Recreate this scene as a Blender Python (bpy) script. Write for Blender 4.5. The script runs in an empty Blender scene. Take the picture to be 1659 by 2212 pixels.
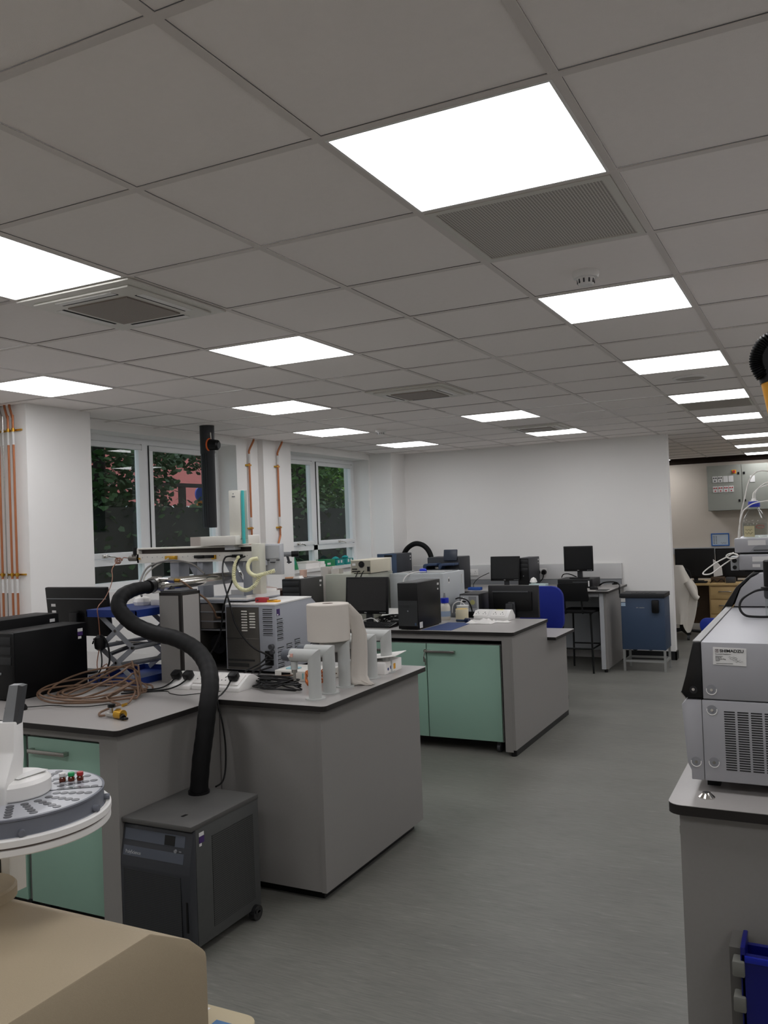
import bpy, bmesh, math, random
from mathutils import Vector, Matrix
random.seed(7)
S = bpy.context.scene
COL = S.collection
PI = math.pi

# ------------------------------------------------------------------ camera
YAW, PITCH, ROLL, FPX = -0.468339, 0.0170288, -0.0372475, 1864.71
fw = Vector((math.sin(YAW)*math.cos(PITCH), math.cos(YAW)*math.cos(PITCH), math.sin(PITCH)))
r0 = Vector((math.cos(YAW), -math.sin(YAW), 0)); u0 = r0.cross(fw)
rr = math.cos(ROLL)*r0 + math.sin(ROLL)*u0
uu = -math.sin(ROLL)*r0 + math.cos(ROLL)*u0
cd = bpy.data.cameras.new('camera'); cam = bpy.data.objects.new('camera', cd); COL.objects.link(cam)
m3 = Matrix((rr, uu, -fw)).transposed()
cam.matrix_world = Matrix.Translation((0, 0, 1.70)) @ m3.to_4x4()
cd.sensor_fit = 'VERTICAL'; cd.sensor_height = 36.0; cd.sensor_width = 27.0
cd.lens = FPX/2212*36.0; cd.clip_start = 0.05; cd.clip_end = 200
S.camera = cam

# ------------------------------------------------------------------ world, exposure
PANEL = 8.4            # radiance of the ceiling panels
SKY = 1.6
S.view_settings.view_transform = 'Standard'; S.view_settings.look = 'None'
S.view_settings.gamma = 1.0; S.view_settings.use_curve_mapping = False
S.view_settings.exposure = 0.0
W = bpy.data.worlds.new('world'); S.world = W; W.use_nodes = True
bg = W.node_tree.nodes['Background']
bg.inputs[0].default_value = (0.80, 0.88, 1.0, 1); bg.inputs[1].default_value = SKY

# ------------------------------------------------------------------ materials
def lin(h):
    if isinstance(h, str):
        c = [int(h[i:i+2], 16)/255 for i in (0, 2, 4)]
        return tuple((x/12.92 if x <= .04045 else ((x+.055)/1.055)**2.4) for x in c)
    return h
MC = {}
def mat(name, col, rough=.5, metal=0., var=.05, scale=6., bump=0., bscale=200., spec=.5, coat=0.):
    if name in MC: return MC[name]
    c = lin(col); m = bpy.data.materials.new(name); m.use_nodes = True; MC[name] = m
    nt = m.node_tree; N = nt.nodes; L = nt.links; b = N['Principled BSDF']
    tc = N.new('ShaderNodeTexCoord'); no = N.new('ShaderNodeTexNoise')
    no.inputs['Scale'].default_value = scale; no.inputs['Detail'].default_value = 4
    L.new(tc.outputs['Object'], no.inputs['Vector'])
    mx = N.new('ShaderNodeMix'); mx.data_type = 'RGBA'
    mx.inputs[6].default_value = tuple(x*(1-var) for x in c)+(1,)
    mx.inputs[7].default_value = tuple(min(1, x*(1+var)) for x in c)+(1,)
    L.new(no.outputs['Fac'], mx.inputs[0]); L.new(mx.outputs[2], b.inputs['Base Color'])
    b.inputs['Roughness'].default_value = rough; b.inputs['Metallic'].default_value = metal
    b.inputs['Specular IOR Level'].default_value = spec; b.inputs['Coat Weight'].default_value = coat
    if bump:
        n2 = N.new('ShaderNodeTexNoise'); n2.inputs['Scale'].default_value = bscale
        L.new(tc.outputs['Object'], n2.inputs['Vector'])
        bp = N.new('ShaderNodeBump'); bp.inputs['Strength'].default_value = bump; bp.inputs['Distance'].default_value = .002
        L.new(n2.outputs['Fac'], bp.inputs['Height']); L.new(bp.outputs['Normal'], b.inputs['Normal'])
    return m
def emit(name, col, s):
    m = bpy.data.materials.new(name); m.use_nodes = True; b = m.node_tree.nodes['Principled BSDF']
    b.inputs['Base Color'].default_value = (.8, .8, .8, 1)
    b.inputs['Emission Color'].default_value = lin(col)+(1,); b.inputs['Emission Strength'].default_value = s
    return m
def glass(name, col, rough=0.0, lo=.05, hi=.7, power=4.0):
    # clear sheet: tinted see-through with a mirror sheen that grows towards grazing view
    m = bpy.data.materials.new(name); m.use_nodes = True; nt = m.node_tree; N = nt.nodes; L = nt.links
    out = N['Material Output']; N.remove(N['Principled BSDF'])
    tr = N.new('ShaderNodeBsdfTransparent'); tr.inputs[0].default_value = lin(col)+(1,)
    gl = N.new('ShaderNodeBsdfGlossy'); gl.inputs['Roughness'].default_value = rough
    lw = N.new('ShaderNodeLayerWeight'); lw.inputs[0].default_value = .5
    pw = N.new('ShaderNodeMath'); pw.operation = 'POWER'; pw.inputs[1].default_value = power; L.new(lw.outputs['Facing'], pw.inputs[0])
    mr = N.new('ShaderNodeMapRange'); mr.inputs['To Min'].default_value = lo; mr.inputs['To Max'].default_value = hi; L.new(pw.outputs[0], mr.inputs['Value'])
    mx = N.new('ShaderNodeMixShader'); L.new(mr.outputs[0], mx.inputs[0]); L.new(tr.outputs[0], mx.inputs[1]); L.new(gl.outputs[0], mx.inputs[2])
    L.new(mx.outputs[0], out.inputs[0]); return m
def perf(name, base, hole, pitch, duty, axes, rough=.5):
    m = bpy.data.materials.new(name); m.use_nodes = True; nt = m.node_tree; N = nt.nodes; L = nt.links; b = N['Principled BSDF']
    tc = N.new('ShaderNodeTexCoord'); sp = N.new('ShaderNodeSeparateXYZ'); L.new(tc.outputs['Object'], sp.inputs[0])
    outs = []
    for a in axes:
        mu = N.new('ShaderNodeMath'); mu.operation = 'MULTIPLY'; mu.inputs[1].default_value = 1/pitch; L.new(sp.outputs['XYZ'.index(a)], mu.inputs[0])
        f = N.new('ShaderNodeMath'); f.operation = 'FRACT'; L.new(mu.outputs[0], f.inputs[0])
        g = N.new('ShaderNodeMath'); g.operation = 'GREATER_THAN'; g.inputs[1].default_value = 1-duty; L.new(f.outputs[0], g.inputs[0]); outs.append(g)
    pr = N.new('ShaderNodeMath'); pr.operation = 'MULTIPLY'; L.new(outs[0].outputs[0], pr.inputs[0]); L.new(outs[1].outputs[0], pr.inputs[1])
    mx = N.new('ShaderNodeMix'); mx.data_type = 'RGBA'; mx.inputs[6].default_value = lin(base)+(1,); mx.inputs[7].default_value = lin(hole)+(1,)
    L.new(pr.outputs[0], mx.inputs[0]); L.new(mx.outputs[2], b.inputs['Base Color']); b.inputs['Roughness'].default_value = rough
    return m
def floor_mat():
    # grey sheet vinyl: soft blotches, fine directional grain, sparse short flecks
    m = mat('floor_vinyl', '6f706d', .42, var=.04, scale=3); N = m.node_tree.nodes; L = m.node_tree.links; b = N['Principled BSDF']
    tc = N.new('ShaderNodeTexCoord')
    def noise(sx, sy, rot, det, ro=.55):
        mp = N.new('ShaderNodeMapping'); mp.inputs['Scale'].default_value = (sx, sy, 1); mp.inputs['Rotation'].default_value = (0, 0, rot)
        L.new(tc.outputs['Object'], mp.inputs[0]); no = N.new('ShaderNodeTexNoise'); no.inputs['Scale'].default_value = 1
        no.inputs['Detail'].default_value = det; no.inputs['Roughness'].default_value = ro; L.new(mp.outputs[0], no.inputs['Vector']); return no.outputs['Fac']
    def ramp(src, stops):
        cr = N.new('ShaderNodeValToRGB'); e = cr.color_ramp.elements
        e[0].position, e[0].color = stops[0][0], (stops[0][1],)*3+(1,); e[1].position, e[1].color = stops[-1][0], (stops[-1][1],)*3+(1,)
        for p, v in stops[1:-1]: x = e.new(p); x.color = (v,)*3+(1,)
        L.new(src, cr.inputs[0]); return cr.outputs[0]
    def mult(a, c):
        mx = N.new('ShaderNodeMix'); mx.data_type = 'RGBA'; mx.blend_type = 'MULTIPLY'; mx.inputs[0].default_value = 1; L.new(a, mx.inputs[6]); L.new(c, mx.inputs[7]); return mx.outputs[2]
    base = N.new('ShaderNodeRGB'); base.outputs[0].default_value = tuple(x*1.04 for x in lin('706f69'))+(1,)
    c = mult(base.outputs[0], ramp(noise(1.1, 2.6, .1, 3), ((.3, .90), (.7, 1.08))))
    c = mult(c, ramp(noise(9, 120, .09, 6, .7), ((.3, .76), (.5, 1.0), (.7, 1.22))))
    c = mult(c, ramp(noise(4.5, 34, .14, 7, .72), ((.28, .5), (.38, .97), (.60, 1.0), (.72, 1.6))))
    L.new(c, b.inputs['Base Color'])
    return m
wallm = mat('wall_paint', 'f1efec', .75, var=.015, scale=1.2, bump=.05)
ceilm = mat('ceiling_tile', 'f6f0ec', .9, var=.02, scale=40, bump=.25, bscale=500)
barm = mat('ceiling_bar', 'dcd5d0', .5, var=.02)
white = mat('white_plastic', 'e8e6e3', .4, var=.02)
offw = mat('off_white', 'd8d5cd', .45, var=.02)
upvc = mat('white_frame', 'e9eaea', .35, var=.02)
bench_top = mat('bench_top_laminate', 'a7a3a0', .32, var=.05, scale=160)
bench_grey = mat('bench_panel_laminate', '898683', .45, var=.04, scale=120)
black_core = mat('black_core_edge', '1a1614', .5)
green = mat('green_door', '93b7a5', .38, var=.02)
black = mat('black_plastic', '09090a', .42, var=.1, spec=.3)
blackm = mat('black_matt', '0b0b0c', .75, var=.1, spec=.2)
screen = mat('dark_screen', '0c0c0d', .25, var=.02)
dgrey = mat('dark_grey', '3c3d40', .5)
mgrey = mat('mid_grey', '85878a', .5)
lgrey = mat('light_grey', 'b4b6b9', .45, var=.03)
bluegrey = mat('blue_grey_paint', '999ca3', .45, var=.02)
steel = mat('steel', 'b9b7b2', .25, 1., var=.05)
chrome = mat('chrome', 'd5d2cc', .12, 1.)
alu = mat('brushed_metal', '77746e', .4, .85, var=.08, scale=30)
copper = mat('copper_pipe', 'b57450', .42, .6, var=.12, scale=12)
brass = mat('brass', 'c79a3a', .3, .9)
blue = mat('blue_paint', '152f74', .45)
dblue = mat('deep_blue_fabric', '0b2183', .85, bump=.3, bscale=300)
navy = mat('navy_blue_paint', '34465f', .5, var=.03)
rubber = mat('black_hose', '0a0a0b', .6, var=.15, scale=20, bump=.3, bscale=60, spec=.25)
brownt = mat('brown_tube', '6d533f', .5, var=.1)
cream = mat('cream_plastic', 'e2dfb8', .5)
beige = mat('beige_enamel', 'a6977e', .6, var=.05, scale=300, bump=.12, bscale=700)
paper = mat('white_paper', 'eeebe7', .8, var=.015)
papert = mat('tissue_paper', 'cec7be', .9, var=.02, bump=.15, bscale=250)
wood = mat('oak_veneer', 'c7a873', .5, var=.14, scale=3)
brownw = mat('dark_brown_panel', '57432f', .6)
cloth = mat('coat_cloth', 'ded8ce', .9, var=.03)
lab = mat('label_white', 'd9d8d6', .6, var=.03)
ink = mat('ink', '17171a', .6)
purple = mat('purple_print', '3d2260', .5)
tealp = mat('teal_card', '138a86', .6)
greenp = mat('green_plastic', '12824f', .45)
yellow = mat('yellow_plastic', 'e0a01e', .45)
orange = mat('orange_plastic', 'd9622a', .5)
redm = mat('red_plastic', 'b03038', .45)
amber = mat('amber_glass', '5e2208', .12, spec=.7)
# ------------------------------------------------------------------ geometry helpers
class G:
    def __init__(s): s.b = bmesh.new()
    def box(s, x0, x1, y0, y1, z0, z1, bev=0., seg=2):
        t = bmesh.new(); bmesh.ops.create_cube(t, size=1)
        for v in t.verts: v.co = Vector((x0+(v.co.x+.5)*(x1-x0), y0+(v.co.y+.5)*(y1-y0), z0+(v.co.z+.5)*(z1-z0)))
        if bev: bmesh.ops.bevel(t, geom=t.edges[:], offset=bev, segments=seg, affect='EDGES', profile=.5)
        return s.add(t)
    def add(s, t):
        me = bpy.data.meshes.new('tmp'); t.to_mesh(me); t.free(); s.b.from_mesh(me); bpy.data.meshes.remove(me); return s
    def cyl(s, p0, p1, r, r2=None, n=20, caps=True):
        p0, p1 = Vector(p0), Vector(p1); r2 = r if r2 is None else r2; d = p1-p0
        q = d.to_track_quat('Z', 'Y'); rings = []
        for p, q_r in ((p0, r), (p1, r2)):
            rings.append([s.b.verts.new(p + q @ Vector((q_r*math.cos(2*PI*i/n), q_r*math.sin(2*PI*i/n), 0))) for i in range(n)])
        for i in range(n): s.b.faces.new((rings[0][i], rings[0][(i+1) % n], rings[1][(i+1) % n], rings[1][i]))
        if caps: s.b.faces.new(rings[0][::-1]); s.b.faces.new(rings[1])
        return s
    def tube(s, pts, r, n=10, sub=6, rf=None, smooth=True):
        P = [Vector(p) for p in pts]; C = []
        if smooth and len(P) > 2:
            for i in range(len(P)-1):
                a, b_, c, d = P[max(i-1, 0)], P[i], P[i+1], P[min(i+2, len(P)-1)]
                for k in range(sub):
                    t = k/sub
                    C.append(.5*((2*b_)+(c-a)*t+(2*a-5*b_+4*c-d)*t*t+(3*b_-a-3*c+d)*t**3))
            C.append(P[-1])
        else: C = P
        rings = []; nrm = None
        for i, p in enumerate(C):
            d = (C[min(i+1, len(C)-1)]-C[max(i-1, 0)]).normalized()
            if nrm is None: nrm = d.orthogonal().normalized()
            nrm = (nrm-d*nrm.dot(d)); nrm = nrm.normalized() if nrm.length > 1e-6 else d.orthogonal().normalized()
            bn = d.cross(nrm); q = r*(rf(i/(len(C)-1), i) if rf else 1)
            rings.append([s.b.verts.new(p+nrm*q*math.cos(2*PI*k/n)+bn*q*math.sin(2*PI*k/n)) for k in range(n)])
        for a, c in zip(rings, rings[1:]):
            for k in range(n): s.b.faces.new((a[k], a[(k+1) % n], c[(k+1) % n], c[k]))
        s.b.faces.new(rings[0][::-1]); s.b.faces.new(rings[-1]); return s
    def prism(s, pts, ax, a0, a1, bev=0.):
        t = bmesh.new()
        def v(p, a): return {'x': (a, p[0], p[1]), 'y': (p[0], a, p[1]), 'z': (p[0], p[1], a)}[ax]
        A = [t.verts.new(v(p, a0)) for p in pts]; B = [t.verts.new(v(p, a1)) for p in pts]
        n = len(pts)
        for i in range(n): t.faces.new((A[i], A[(i+1) % n], B[(i+1) % n], B[i]))
        t.faces.new(A[::-1]); t.faces.new(B)
        bmesh.ops.recalc_face_normals(t, faces=t.faces[:])
        if bev: bmesh.ops.bevel(t, geom=t.edges[:], offset=bev, segments=2, affect='EDGES', profile=.5)
        return s.add(t)
    def lathe(s, c, prof, n=28):
        c = Vector(c); rings = []
        for r, z in prof:
            rings.append([s.b.verts.new(c+Vector((max(r, 1e-4)*math.cos(2*PI*i/n), max(r, 1e-4)*math.sin(2*PI*i/n), z))) for i in range(n)])
        for a, b_ in zip(rings, rings[1:]):
            for i in range(n): s.b.faces.new((a[i], a[(i+1) % n], b_[(i+1) % n], b_[i]))
        s.b.faces.new(rings[0][::-1]); s.b.faces.new(rings[-1]); return s
    def quad(s, a, b_, c, d): s.b.faces.new([s.b.verts.new(p) for p in (a, b_, c, d)]); return s
    def xf(s, M): bmesh.ops.transform(s.b, matrix=M, verts=s.b.verts[:]); return s
def mesh(name, g, m, origin=(0, 0, 0)):
    o_ = Vector(origin)
    for v in g.b.verts: v.co -= o_
    bmesh.ops.recalc_face_normals(g.b, faces=g.b.faces[:])
    me = bpy.data.meshes.new(name); g.b.to_mesh(me); g.b.free()
    me.materials.append(m)
    me.polygons.foreach_set('use_smooth', [True]*len(me.polygons)); me.set_sharp_from_angle(angle=.6)
    return me
ROOT = {}
def T(name, label, cat, loc, group=None):
    o = bpy.data.objects.new(name, None); COL.objects.link(o); o.location = loc; o.empty_display_size = .05
    o['label'] = label; o['category'] = cat
    if group: o['group'] = group
    ROOT[o.name] = Vector(loc); return o
def P(name, g, m, parent, label=None, kind=None):
    org = ROOT[parent.name]; o = bpy.data.objects.new(name, mesh(name, g, m, org)); COL.objects.link(o); o.parent = parent
    ROOT[o.name] = org
    if label: o['label'] = label
    if kind: o['kind'] = kind
    return o
def solo(name, label, cat, g, m, group=None, kind=None):
    lo = [min(v.co[i] for v in g.b.verts) for i in range(3)]; hi = [max(v.co[i] for v in g.b.verts) for i in range(3)]
    org = ((lo[0]+hi[0])/2, (lo[1]+hi[1])/2, lo[2])
    o = bpy.data.objects.new(name, mesh(name, g, m, org)); COL.objects.link(o); o.location = org
    o['label'] = label; o['category'] = cat
    if group: o['group'] = group
    if kind: o['kind'] = kind
    ROOT[o.name] = Vector(org); return o
def struct(name, g, m, parent=None):
    o = bpy.data.objects.new(name, mesh(name, g, m)); COL.objects.link(o); ROOT[o.name] = Vector((0, 0, 0))
    if parent: o.parent = parent
    else: o['kind'] = 'structure'
    return o
def dup(o, loc, label=None, rot=None):
    c = o.copy(); COL.objects.link(c); c.location = loc
    if rot is not None: c.rotation_euler[2] = rot
    if label: c['label'] = label
    ROOT[c.name] = Vector(loc)
    def rec(a, b):
        for ch in list(a.children):
            d = ch.copy(); COL.objects.link(d); d.parent = b; rec(ch, d)
    rec(o, c); return c
def text(name, body, size, loc, face, parent, m, ext=.0006, spacing=1.0, xs=1.0, bold=0.):
    cu = bpy.data.curves.new('t', 'FONT'); cu.body = body; cu.size = size; cu.extrude = ext; cu.space_character = spacing; cu.offset = bold
    t = bpy.data.objects.new('t', cu); COL.objects.link(t); dg = bpy.context.evaluated_depsgraph_get()
    me = bpy.data.meshes.new_from_object(t.evaluated_get(dg)); bpy.data.objects.remove(t)
    R = {'-y': Matrix.Rotation(PI/2, 4, 'X'), '+x': Matrix.Rotation(PI/2, 4, 'Z') @ Matrix.Rotation(PI/2, 4, 'X')}[face]
    org = ROOT[parent.name]
    me.transform(Matrix.Translation(Vector(loc)-org) @ R @ Matrix.Diagonal((xs, 1, 1, 1)))
    me.materials.clear(); me.materials.append(m); me.name = name
    o = bpy.data.objects.new(name, me); COL.objects.link(o); o.parent = parent; ROOT[o.name] = org; return o
def rrect(x0, x1, y0, y1, rad, corners='1111', n=5):
    # outline counter-clockwise from lower left; corners flags LL LR UR UL
    pts = []
    for (cx, cy, a0, f) in ((x0, y0, PI, corners[0]), (x1, y0, 1.5*PI, corners[1]), (x1, y1, 0, corners[2]), (x0, y1, .5*PI, corners[3])):
        if f == '1':
            ox = cx+rad if cx == x0 else cx-rad; oy = cy+rad if cy == y0 else cy-rad
            pts += [(ox+rad*math.cos(a0+k*PI/2/n), oy+rad*math.sin(a0+k*PI/2/n)) for k in range(n+1)]
        else: pts.append((cx, cy))
    return pts

# ------------------------------------------------------------------ setting
CE = 2.672; GX, GY = -1.0809, 1.2554
g = G().box(-6.0, 2.5, -2.0, 16.3, -.1, 0); struct('floor', g, floor_mat())
g = G()
U0, U1, V0, V1 = -8, 8, -7, 24
XL, XR, YB, YF = -5.40, 2.3, -1.8, 15.52
for u in range(U0, U1):
    for v in range(V0, V1):
        a, b_ = max(GX+.6*u+.0121, XL), min(GX+.6*(u+1)-.0121, XR); c, d = max(GY+.6*v+.0121, YB), min(GY+.6*(v+1)-.0121, YF)
        if b_ > a and d > c: g.quad((a, c, CE+.0045), (b_, c, CE+.0045), (b_, d, CE+.0045), (a, d, CE+.0045))
ceil = struct('ceiling', g, ceilm)
g = G()
for u in range(U0, U1+1):
    x = GX+.6*u
    if XL < x < XR: g.box(x-.012, x+.012, YB, YF, CE, CE+.002)
for v in range(V0, V1+1):
    y = GY+.6*v
    if YB < y < YF: g.box(XL, XR, y-.012, y+.012, CE-.0002, CE+.002)
struct('ceiling_grid', g, barm, ceil)
g = G().box(-6.0, 2.5, -2.0, 16.3, 3.2, 3.3); struct('ceiling_slab', g, mat('plenum_shade', '2a2622', .9), ceil)  # dark colour stands in for the unlit space above the tiles
# window wall with two openings
WX0, WX1 = -5.75, -5.37
g = G()
W1, W2, SILL, HEAD = (4.95, 7.28), (8.2, 10.2), 1.235, 2.60
for a, b_ in ((-2.7, W1[0]), (W1[1], W2[0]), (W2[1], 16.3)): g.box(WX0, WX1, a, b_, 0, 3.2)
for a, b_ in (W1, W2): g.box(WX0, WX1, a, b_, 0, SILL); g.box(WX0, WX1, a, b_, HEAD, 3.2)
struct('wall_left', g, wallm)
g = G().box(-5.40, -5.03, 4.34, 4.95, 0, 2.70); struct('wall_pillar_left', g, wallm)
g = G().box(-5.40, -5.30, 7.66, 8.2, 0, 2.70); struct('wall_boxing_left', g, wallm)
g = G().box(-5.40, -5.05, 10.24, 10.66, 0, 2.70); struct('wall_pillar_far', g, wallm)
g = G().box(-5.38, -1.60, 10.65, 10.79, 0, 3.2); struct('wall_far', g, wallm)
g = G().box(-5.8, 2.5, 16.0, 16.2, 2.60, 3.2); struct('wall_back_void', g, mat('void_shade', '30241d', .95))  # painted dark to stand for the unlit void past the ceiling end
g = G().box(-5.8, 2.5, 16.0, 16.2, 0, 2.60); struct('wall_back', g, mat('warm_wall_paint', 'd9cfc2', .75, var=.02))
g = G().box(2.3, 2.5, -2.0, 16.3, 0, 3.2); struct('wall_right', g, wallm)  # unseen wall, set close in to bounce more light onto the ceiling
g = G().box(-5.8, 2.5, -2.0, -1.8, 0, 3.2); struct('wall_near', g, wallm)  # unseen wall behind the camera, also pulled in for bounce light
g = G().box(-2.2, -1.585, 10.63, 10.65, 0, .1).box(-1.60, -1.585, 10.63, 10.80, 0, .1); struct('baseboard_far', g, mat('black_skirting', '17181a', .5))
g = G().box(-5.395, -5.34, 8.2, 10.2, 1.205, 1.232).box(-5.6, -5.36, 8.2, 10.2, 1.2345, 1.2385); struct('window_sill_far', g, white)
pane = glass('window_glass', 'd2dad6', 0.0, .06, .5, 5.0)
def window(n, y0, y1, ym, name):
    xf, xb = -5.60, -5.68
    # fixed outer frame with centre post and transom
    g = G().box(xb, xf, y0, y1, 2.545, HEAD).box(xb, xf, y0, y1, SILL, 1.295).box(xb, xf, y0, y0+.06, 1.295, 2.545).box(xb, xf, y1-.06, y1, 1.295, 2.545)
    g.box(xb, xf+.001, ym-.045, ym+.045, 1.295, 2.545).box(xb, xf+.001, y0+.06, y1-.06, 1.445, 1.505)
    fr = struct(name, g, upvc); fr.name = name
    for k, (a, b_) in enumerate(((y0+.06, ym-.045), (ym+.045, y1-.06))):
        s_ = G(); X0, X1 = xf-.02, xf+.016; t = .05
        s_.box(X0, X1, a+.004, b_-.004, 1.509, 1.509+t, .006).box(X0, X1, a+.004, b_-.004, 2.541-t, 2.541, .006).box(X0, X1, a+.004, a+t, 1.509+t, 2.541-t).box(X0, X1, b_-t, b_-.004, 1.509+t, 2.541-t)
        sa = struct('window_sash', s_, upvc, fr)
        struct('window_gasket', G().box(X0+.004, X1-.006, a-.001, a+.004, 1.509, 2.541).box(X0+.004, X1-.006, b_-.004, b_+.001, 1.505, 2.545), blackm, fr)
        struct('window_pane', G().quad((xf-.03, a+t-.005, 1.509+t-.005), (xf-.03, b_-t+.005, 1.509+t-.005), (xf-.03, b_-t+.005, 2.545-t), (xf-.03, a+t-.005, 2.545-t)), pane, sa)
        struct('window_pane', G().quad((xf-.03, a, 1.295), (xf-.03, b_, 1.295), (xf-.03, b_, 1.445), (xf-.03, a, 1.445)), pane, fr)
        yc = (a+b_)/2 + .05
        struct('window_handle', G().box(xf+.014, xf+.03, yc-.03, yc+.03, 1.517, 1.547, .004).tube([(xf+.03, yc, 1.53), (xf+.05, yc, 1.53), (xf+.055, yc+.06, 1.522), (xf+.05, yc+.11, 1.51)], .008), chrome, sa)
window(1, W1[0], W1[1], 6.17, 'window_1')
window(2, W2[0], W2[1], 9.165, 'window_2')

# ------------------------------------------------------------------ ceiling fittings
lampm = emit('panel_light', 'fcfcff', PANEL)
def cellxy(u, v): return GX+.6*u+.3, GY+.6*v+.3
x, y = cellxy(0, 1)
t = T('ceiling_light', 'x', 'ceiling light', (x, y, CE-.001), 'square flush ceiling light panels')
P('frame', G().box(x-.291, x+.291, y-.291, y-.283, CE-.002, CE+.008).box(x-.291, x+.291, y+.283, y+.291, CE-.002, CE+.008).box(x-.291, x-.283, y-.283, y+.283, CE-.002, CE+.008).box(x+.283, x+.291, y-.283, y+.283, CE-.002, CE+.008), white, t)
P('diffuser', G().box(x-.283, x+.283, y-.283, y+.283, CE, CE+.006), lampm, t)
light0 = t
LIGHTS = [(0, 1, 'large square ceiling light nearest, above perforated grille'), (0, 4, 'ceiling light just beyond the smoke detector, in line behind the nearest one'), (0, 7, 'ceiling light just before the round speaker'),
 (0, 10, 'ceiling light with a dark vent tile right behind it'), (0, 13, 'ceiling light of the right row, last before the far wall line'), (0, 17, 'ceiling light in the back room, first beyond the wall end'),
 (0, 20, 'ceiling light in the back room, second beyond the wall end'), (0, 23, 'ceiling light in the back room, nearest the control cabinet'),
 (-3, 1, 'large ceiling light at left edge, touching a cassette air conditioner'), (-3, 4, 'middle row ceiling light, between two cassette air conditioners'), (-3, 10, 'middle row ceiling light, in front of the farthest cassette air conditioner'),
 (-3, 13, 'ceiling light partly hidden behind the farthest cassette air conditioner'), (-6, 4, 'ceiling light at left edge, near the pillar with copper pipes'), (-5, 7, 'window side ceiling light, above and right of the black duct'),
 (-6, 10, 'window side ceiling light, next to the small far smoke detector'), (-6, 13, 'window side ceiling light, closest to the far wall'),
 (-3, 23, 'sliver of a ceiling light just past the end of the far wall')]
for u, v, l in LIGHTS:
    x, y = cellxy(u, v)
    if (u, v) == (0, 1): light0['label'] = l
    else: dup(light0, (x, y, CE-.001), l)
for u, v in ((3, 1), (3, 4), (3, 7), (3, 10), (3, 13), (3, 17), (3, 20), (0, -2), (-3, -2), (-6, -2), (3, -2), (-6, 1)):
    x, y = cellxy(u, v); dup(light0, (x, y, CE-.001), 'ceiling light outside the photographed part of the lab')
def cassette(u, v, label, first=[None]):
    x, y = cellxy(u, v)
    if first[0]: return dup(first[0], (x, y, CE-.02), label)
    t = T('air_conditioner', label, 'air conditioner', (x, y, CE-.02), 'ceiling cassette air conditioners'); first[0] = t
    P('fascia', G().box(x-.30, x+.30, y-.30, y+.30, CE-.010, CE-.001, .003).box(x-.255, x+.255, y-.255, y+.255, CE-.020, CE-.010, .004), offw, t)
    P('intake_grille', G().box(x-.16, x+.16, y-.16, y+.16, CE-.026, CE-.020), perf('cassette_mesh', '958a80', '685e56', .008, .5, 'XY'), t)
    for k in range(4):
        g = G().box(-.15, .15, -.236, -.204, CE-.0225, CE-.0195).xf(Matrix.Translation((x, y, 0)) @ Matrix.Rotation(k*PI/2, 4, 'Z'))
        f = P('louvre', g, white, t)
        g = G().box(-.15, .15, -.204, -.193, CE-.0215, CE-.0199).xf(Matrix.Translation((x, y, 0)) @ Matrix.Rotation(k*PI/2, 4, 'Z'))
        P('air_slot', g, blackm, f)
    return t
cassette(-3, 2, 'large ceiling cassette air conditioner touching the left-hand light')
cassette(-3, 7, 'ceiling cassette air conditioner alone among tiles near the room centre')
cassette(-3, 12, 'farthest ceiling cassette air conditioner, overlapping a light')
x, y = cellxy(0, 2)
t = T('ceiling_grille', 'grey perforated ceiling grille directly behind the nearest light', 'ceiling vent', (x, y, CE-.004))
P('frame', G().box(x-.286, x+.286, y-.286, y-.262, CE-.003, CE+.007).box(x-.286, x+.286, y+.262, y+.286, CE-.003, CE+.007).box(x-.286, x-.262, y-.262, y+.262, CE-.003, CE+.007).box(x+.262, x+.286, y-.262, y+.262, CE-.003, CE+.007), offw, t)
P('perforated_panel', G().box(x-.262, x+.262, y-.262, y+.262, CE+.001, CE+.004), perf('perforated_sheet', 'd0cbc4', '76706a', .0095, .6, 'XY'), t)
x, y = cellxy(0, 11)
t = T('ceiling_vent', 'plain dark vent tile in the distant ceiling behind a light', 'ceiling vent', (x, y, CE-.004))
P('frame', G().box(x-.286, x+.286, y-.286, y-.27, CE-.003, CE+.007).box(x-.286, x+.286, y+.27, y+.286, CE-.003, CE+.007).box(x-.286, x-.27, y-.27, y+.27, CE-.003, CE+.007).box(x+.27, x+.286, y-.27, y+.27, CE-.003, CE+.007), offw, t)
P('perforated_panel', G().box(x-.27, x+.27, y-.27, y+.27, CE+.001, CE+.004), perf('dark_vent_sheet', 'b4aea6', '877f77', .012, .6, 'XY'), t)
x, y = -.79, 3.40
sd = T('smoke_detector', 'white smoke detector on the ceiling in front of a light', 'smoke detector', (x, y, CE), 'ceiling smoke detectors')
P('base', G().lathe((x, y, CE), [(.05, .008), (.052, 0), (.052, -.012), (.047, -.022), (.02, -.024)]), white, sd)
P('sensor_head', G().lathe((x, y, CE), [(.034, -.022), (.033, -.032), (.030, -.046), (.026, -.050), (.004, -.050)]), white, sd)
g = G()
for k in range(10):
    a = k*PI/5; g.add(G().box(-.003, .003, .031, .0345, CE-.044, CE-.028).xf(Matrix.Translation((x, y, 0)) @ Matrix.Rotation(a, 4, 'Z')).b)
P('vent_slot', g, dgrey, sd)
dup(sd, (-3.91, 7.72, CE), 'tiny distant smoke detector on the ceiling near the window side lights')
x, y = -.789, 6.42
t = T('ceiling_speaker', 'round ceiling speaker behind the third right-row light', 'speaker', (x, y, CE))
P('rim', G().lathe((x, y, CE), [(.116, .008), (.118, -.004), (.110, -.010), (.10, -.010), (.098, -.004)]), white, t)
P('speaker_grille', G().lathe((x, y, CE), [(.099, -.004), (.08, -.009), (.04, -.011), (.001, -.011)]), perf('speaker_mesh', 'c4bfb9', '8f8a84', .006, .55, 'XY'), t)

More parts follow.
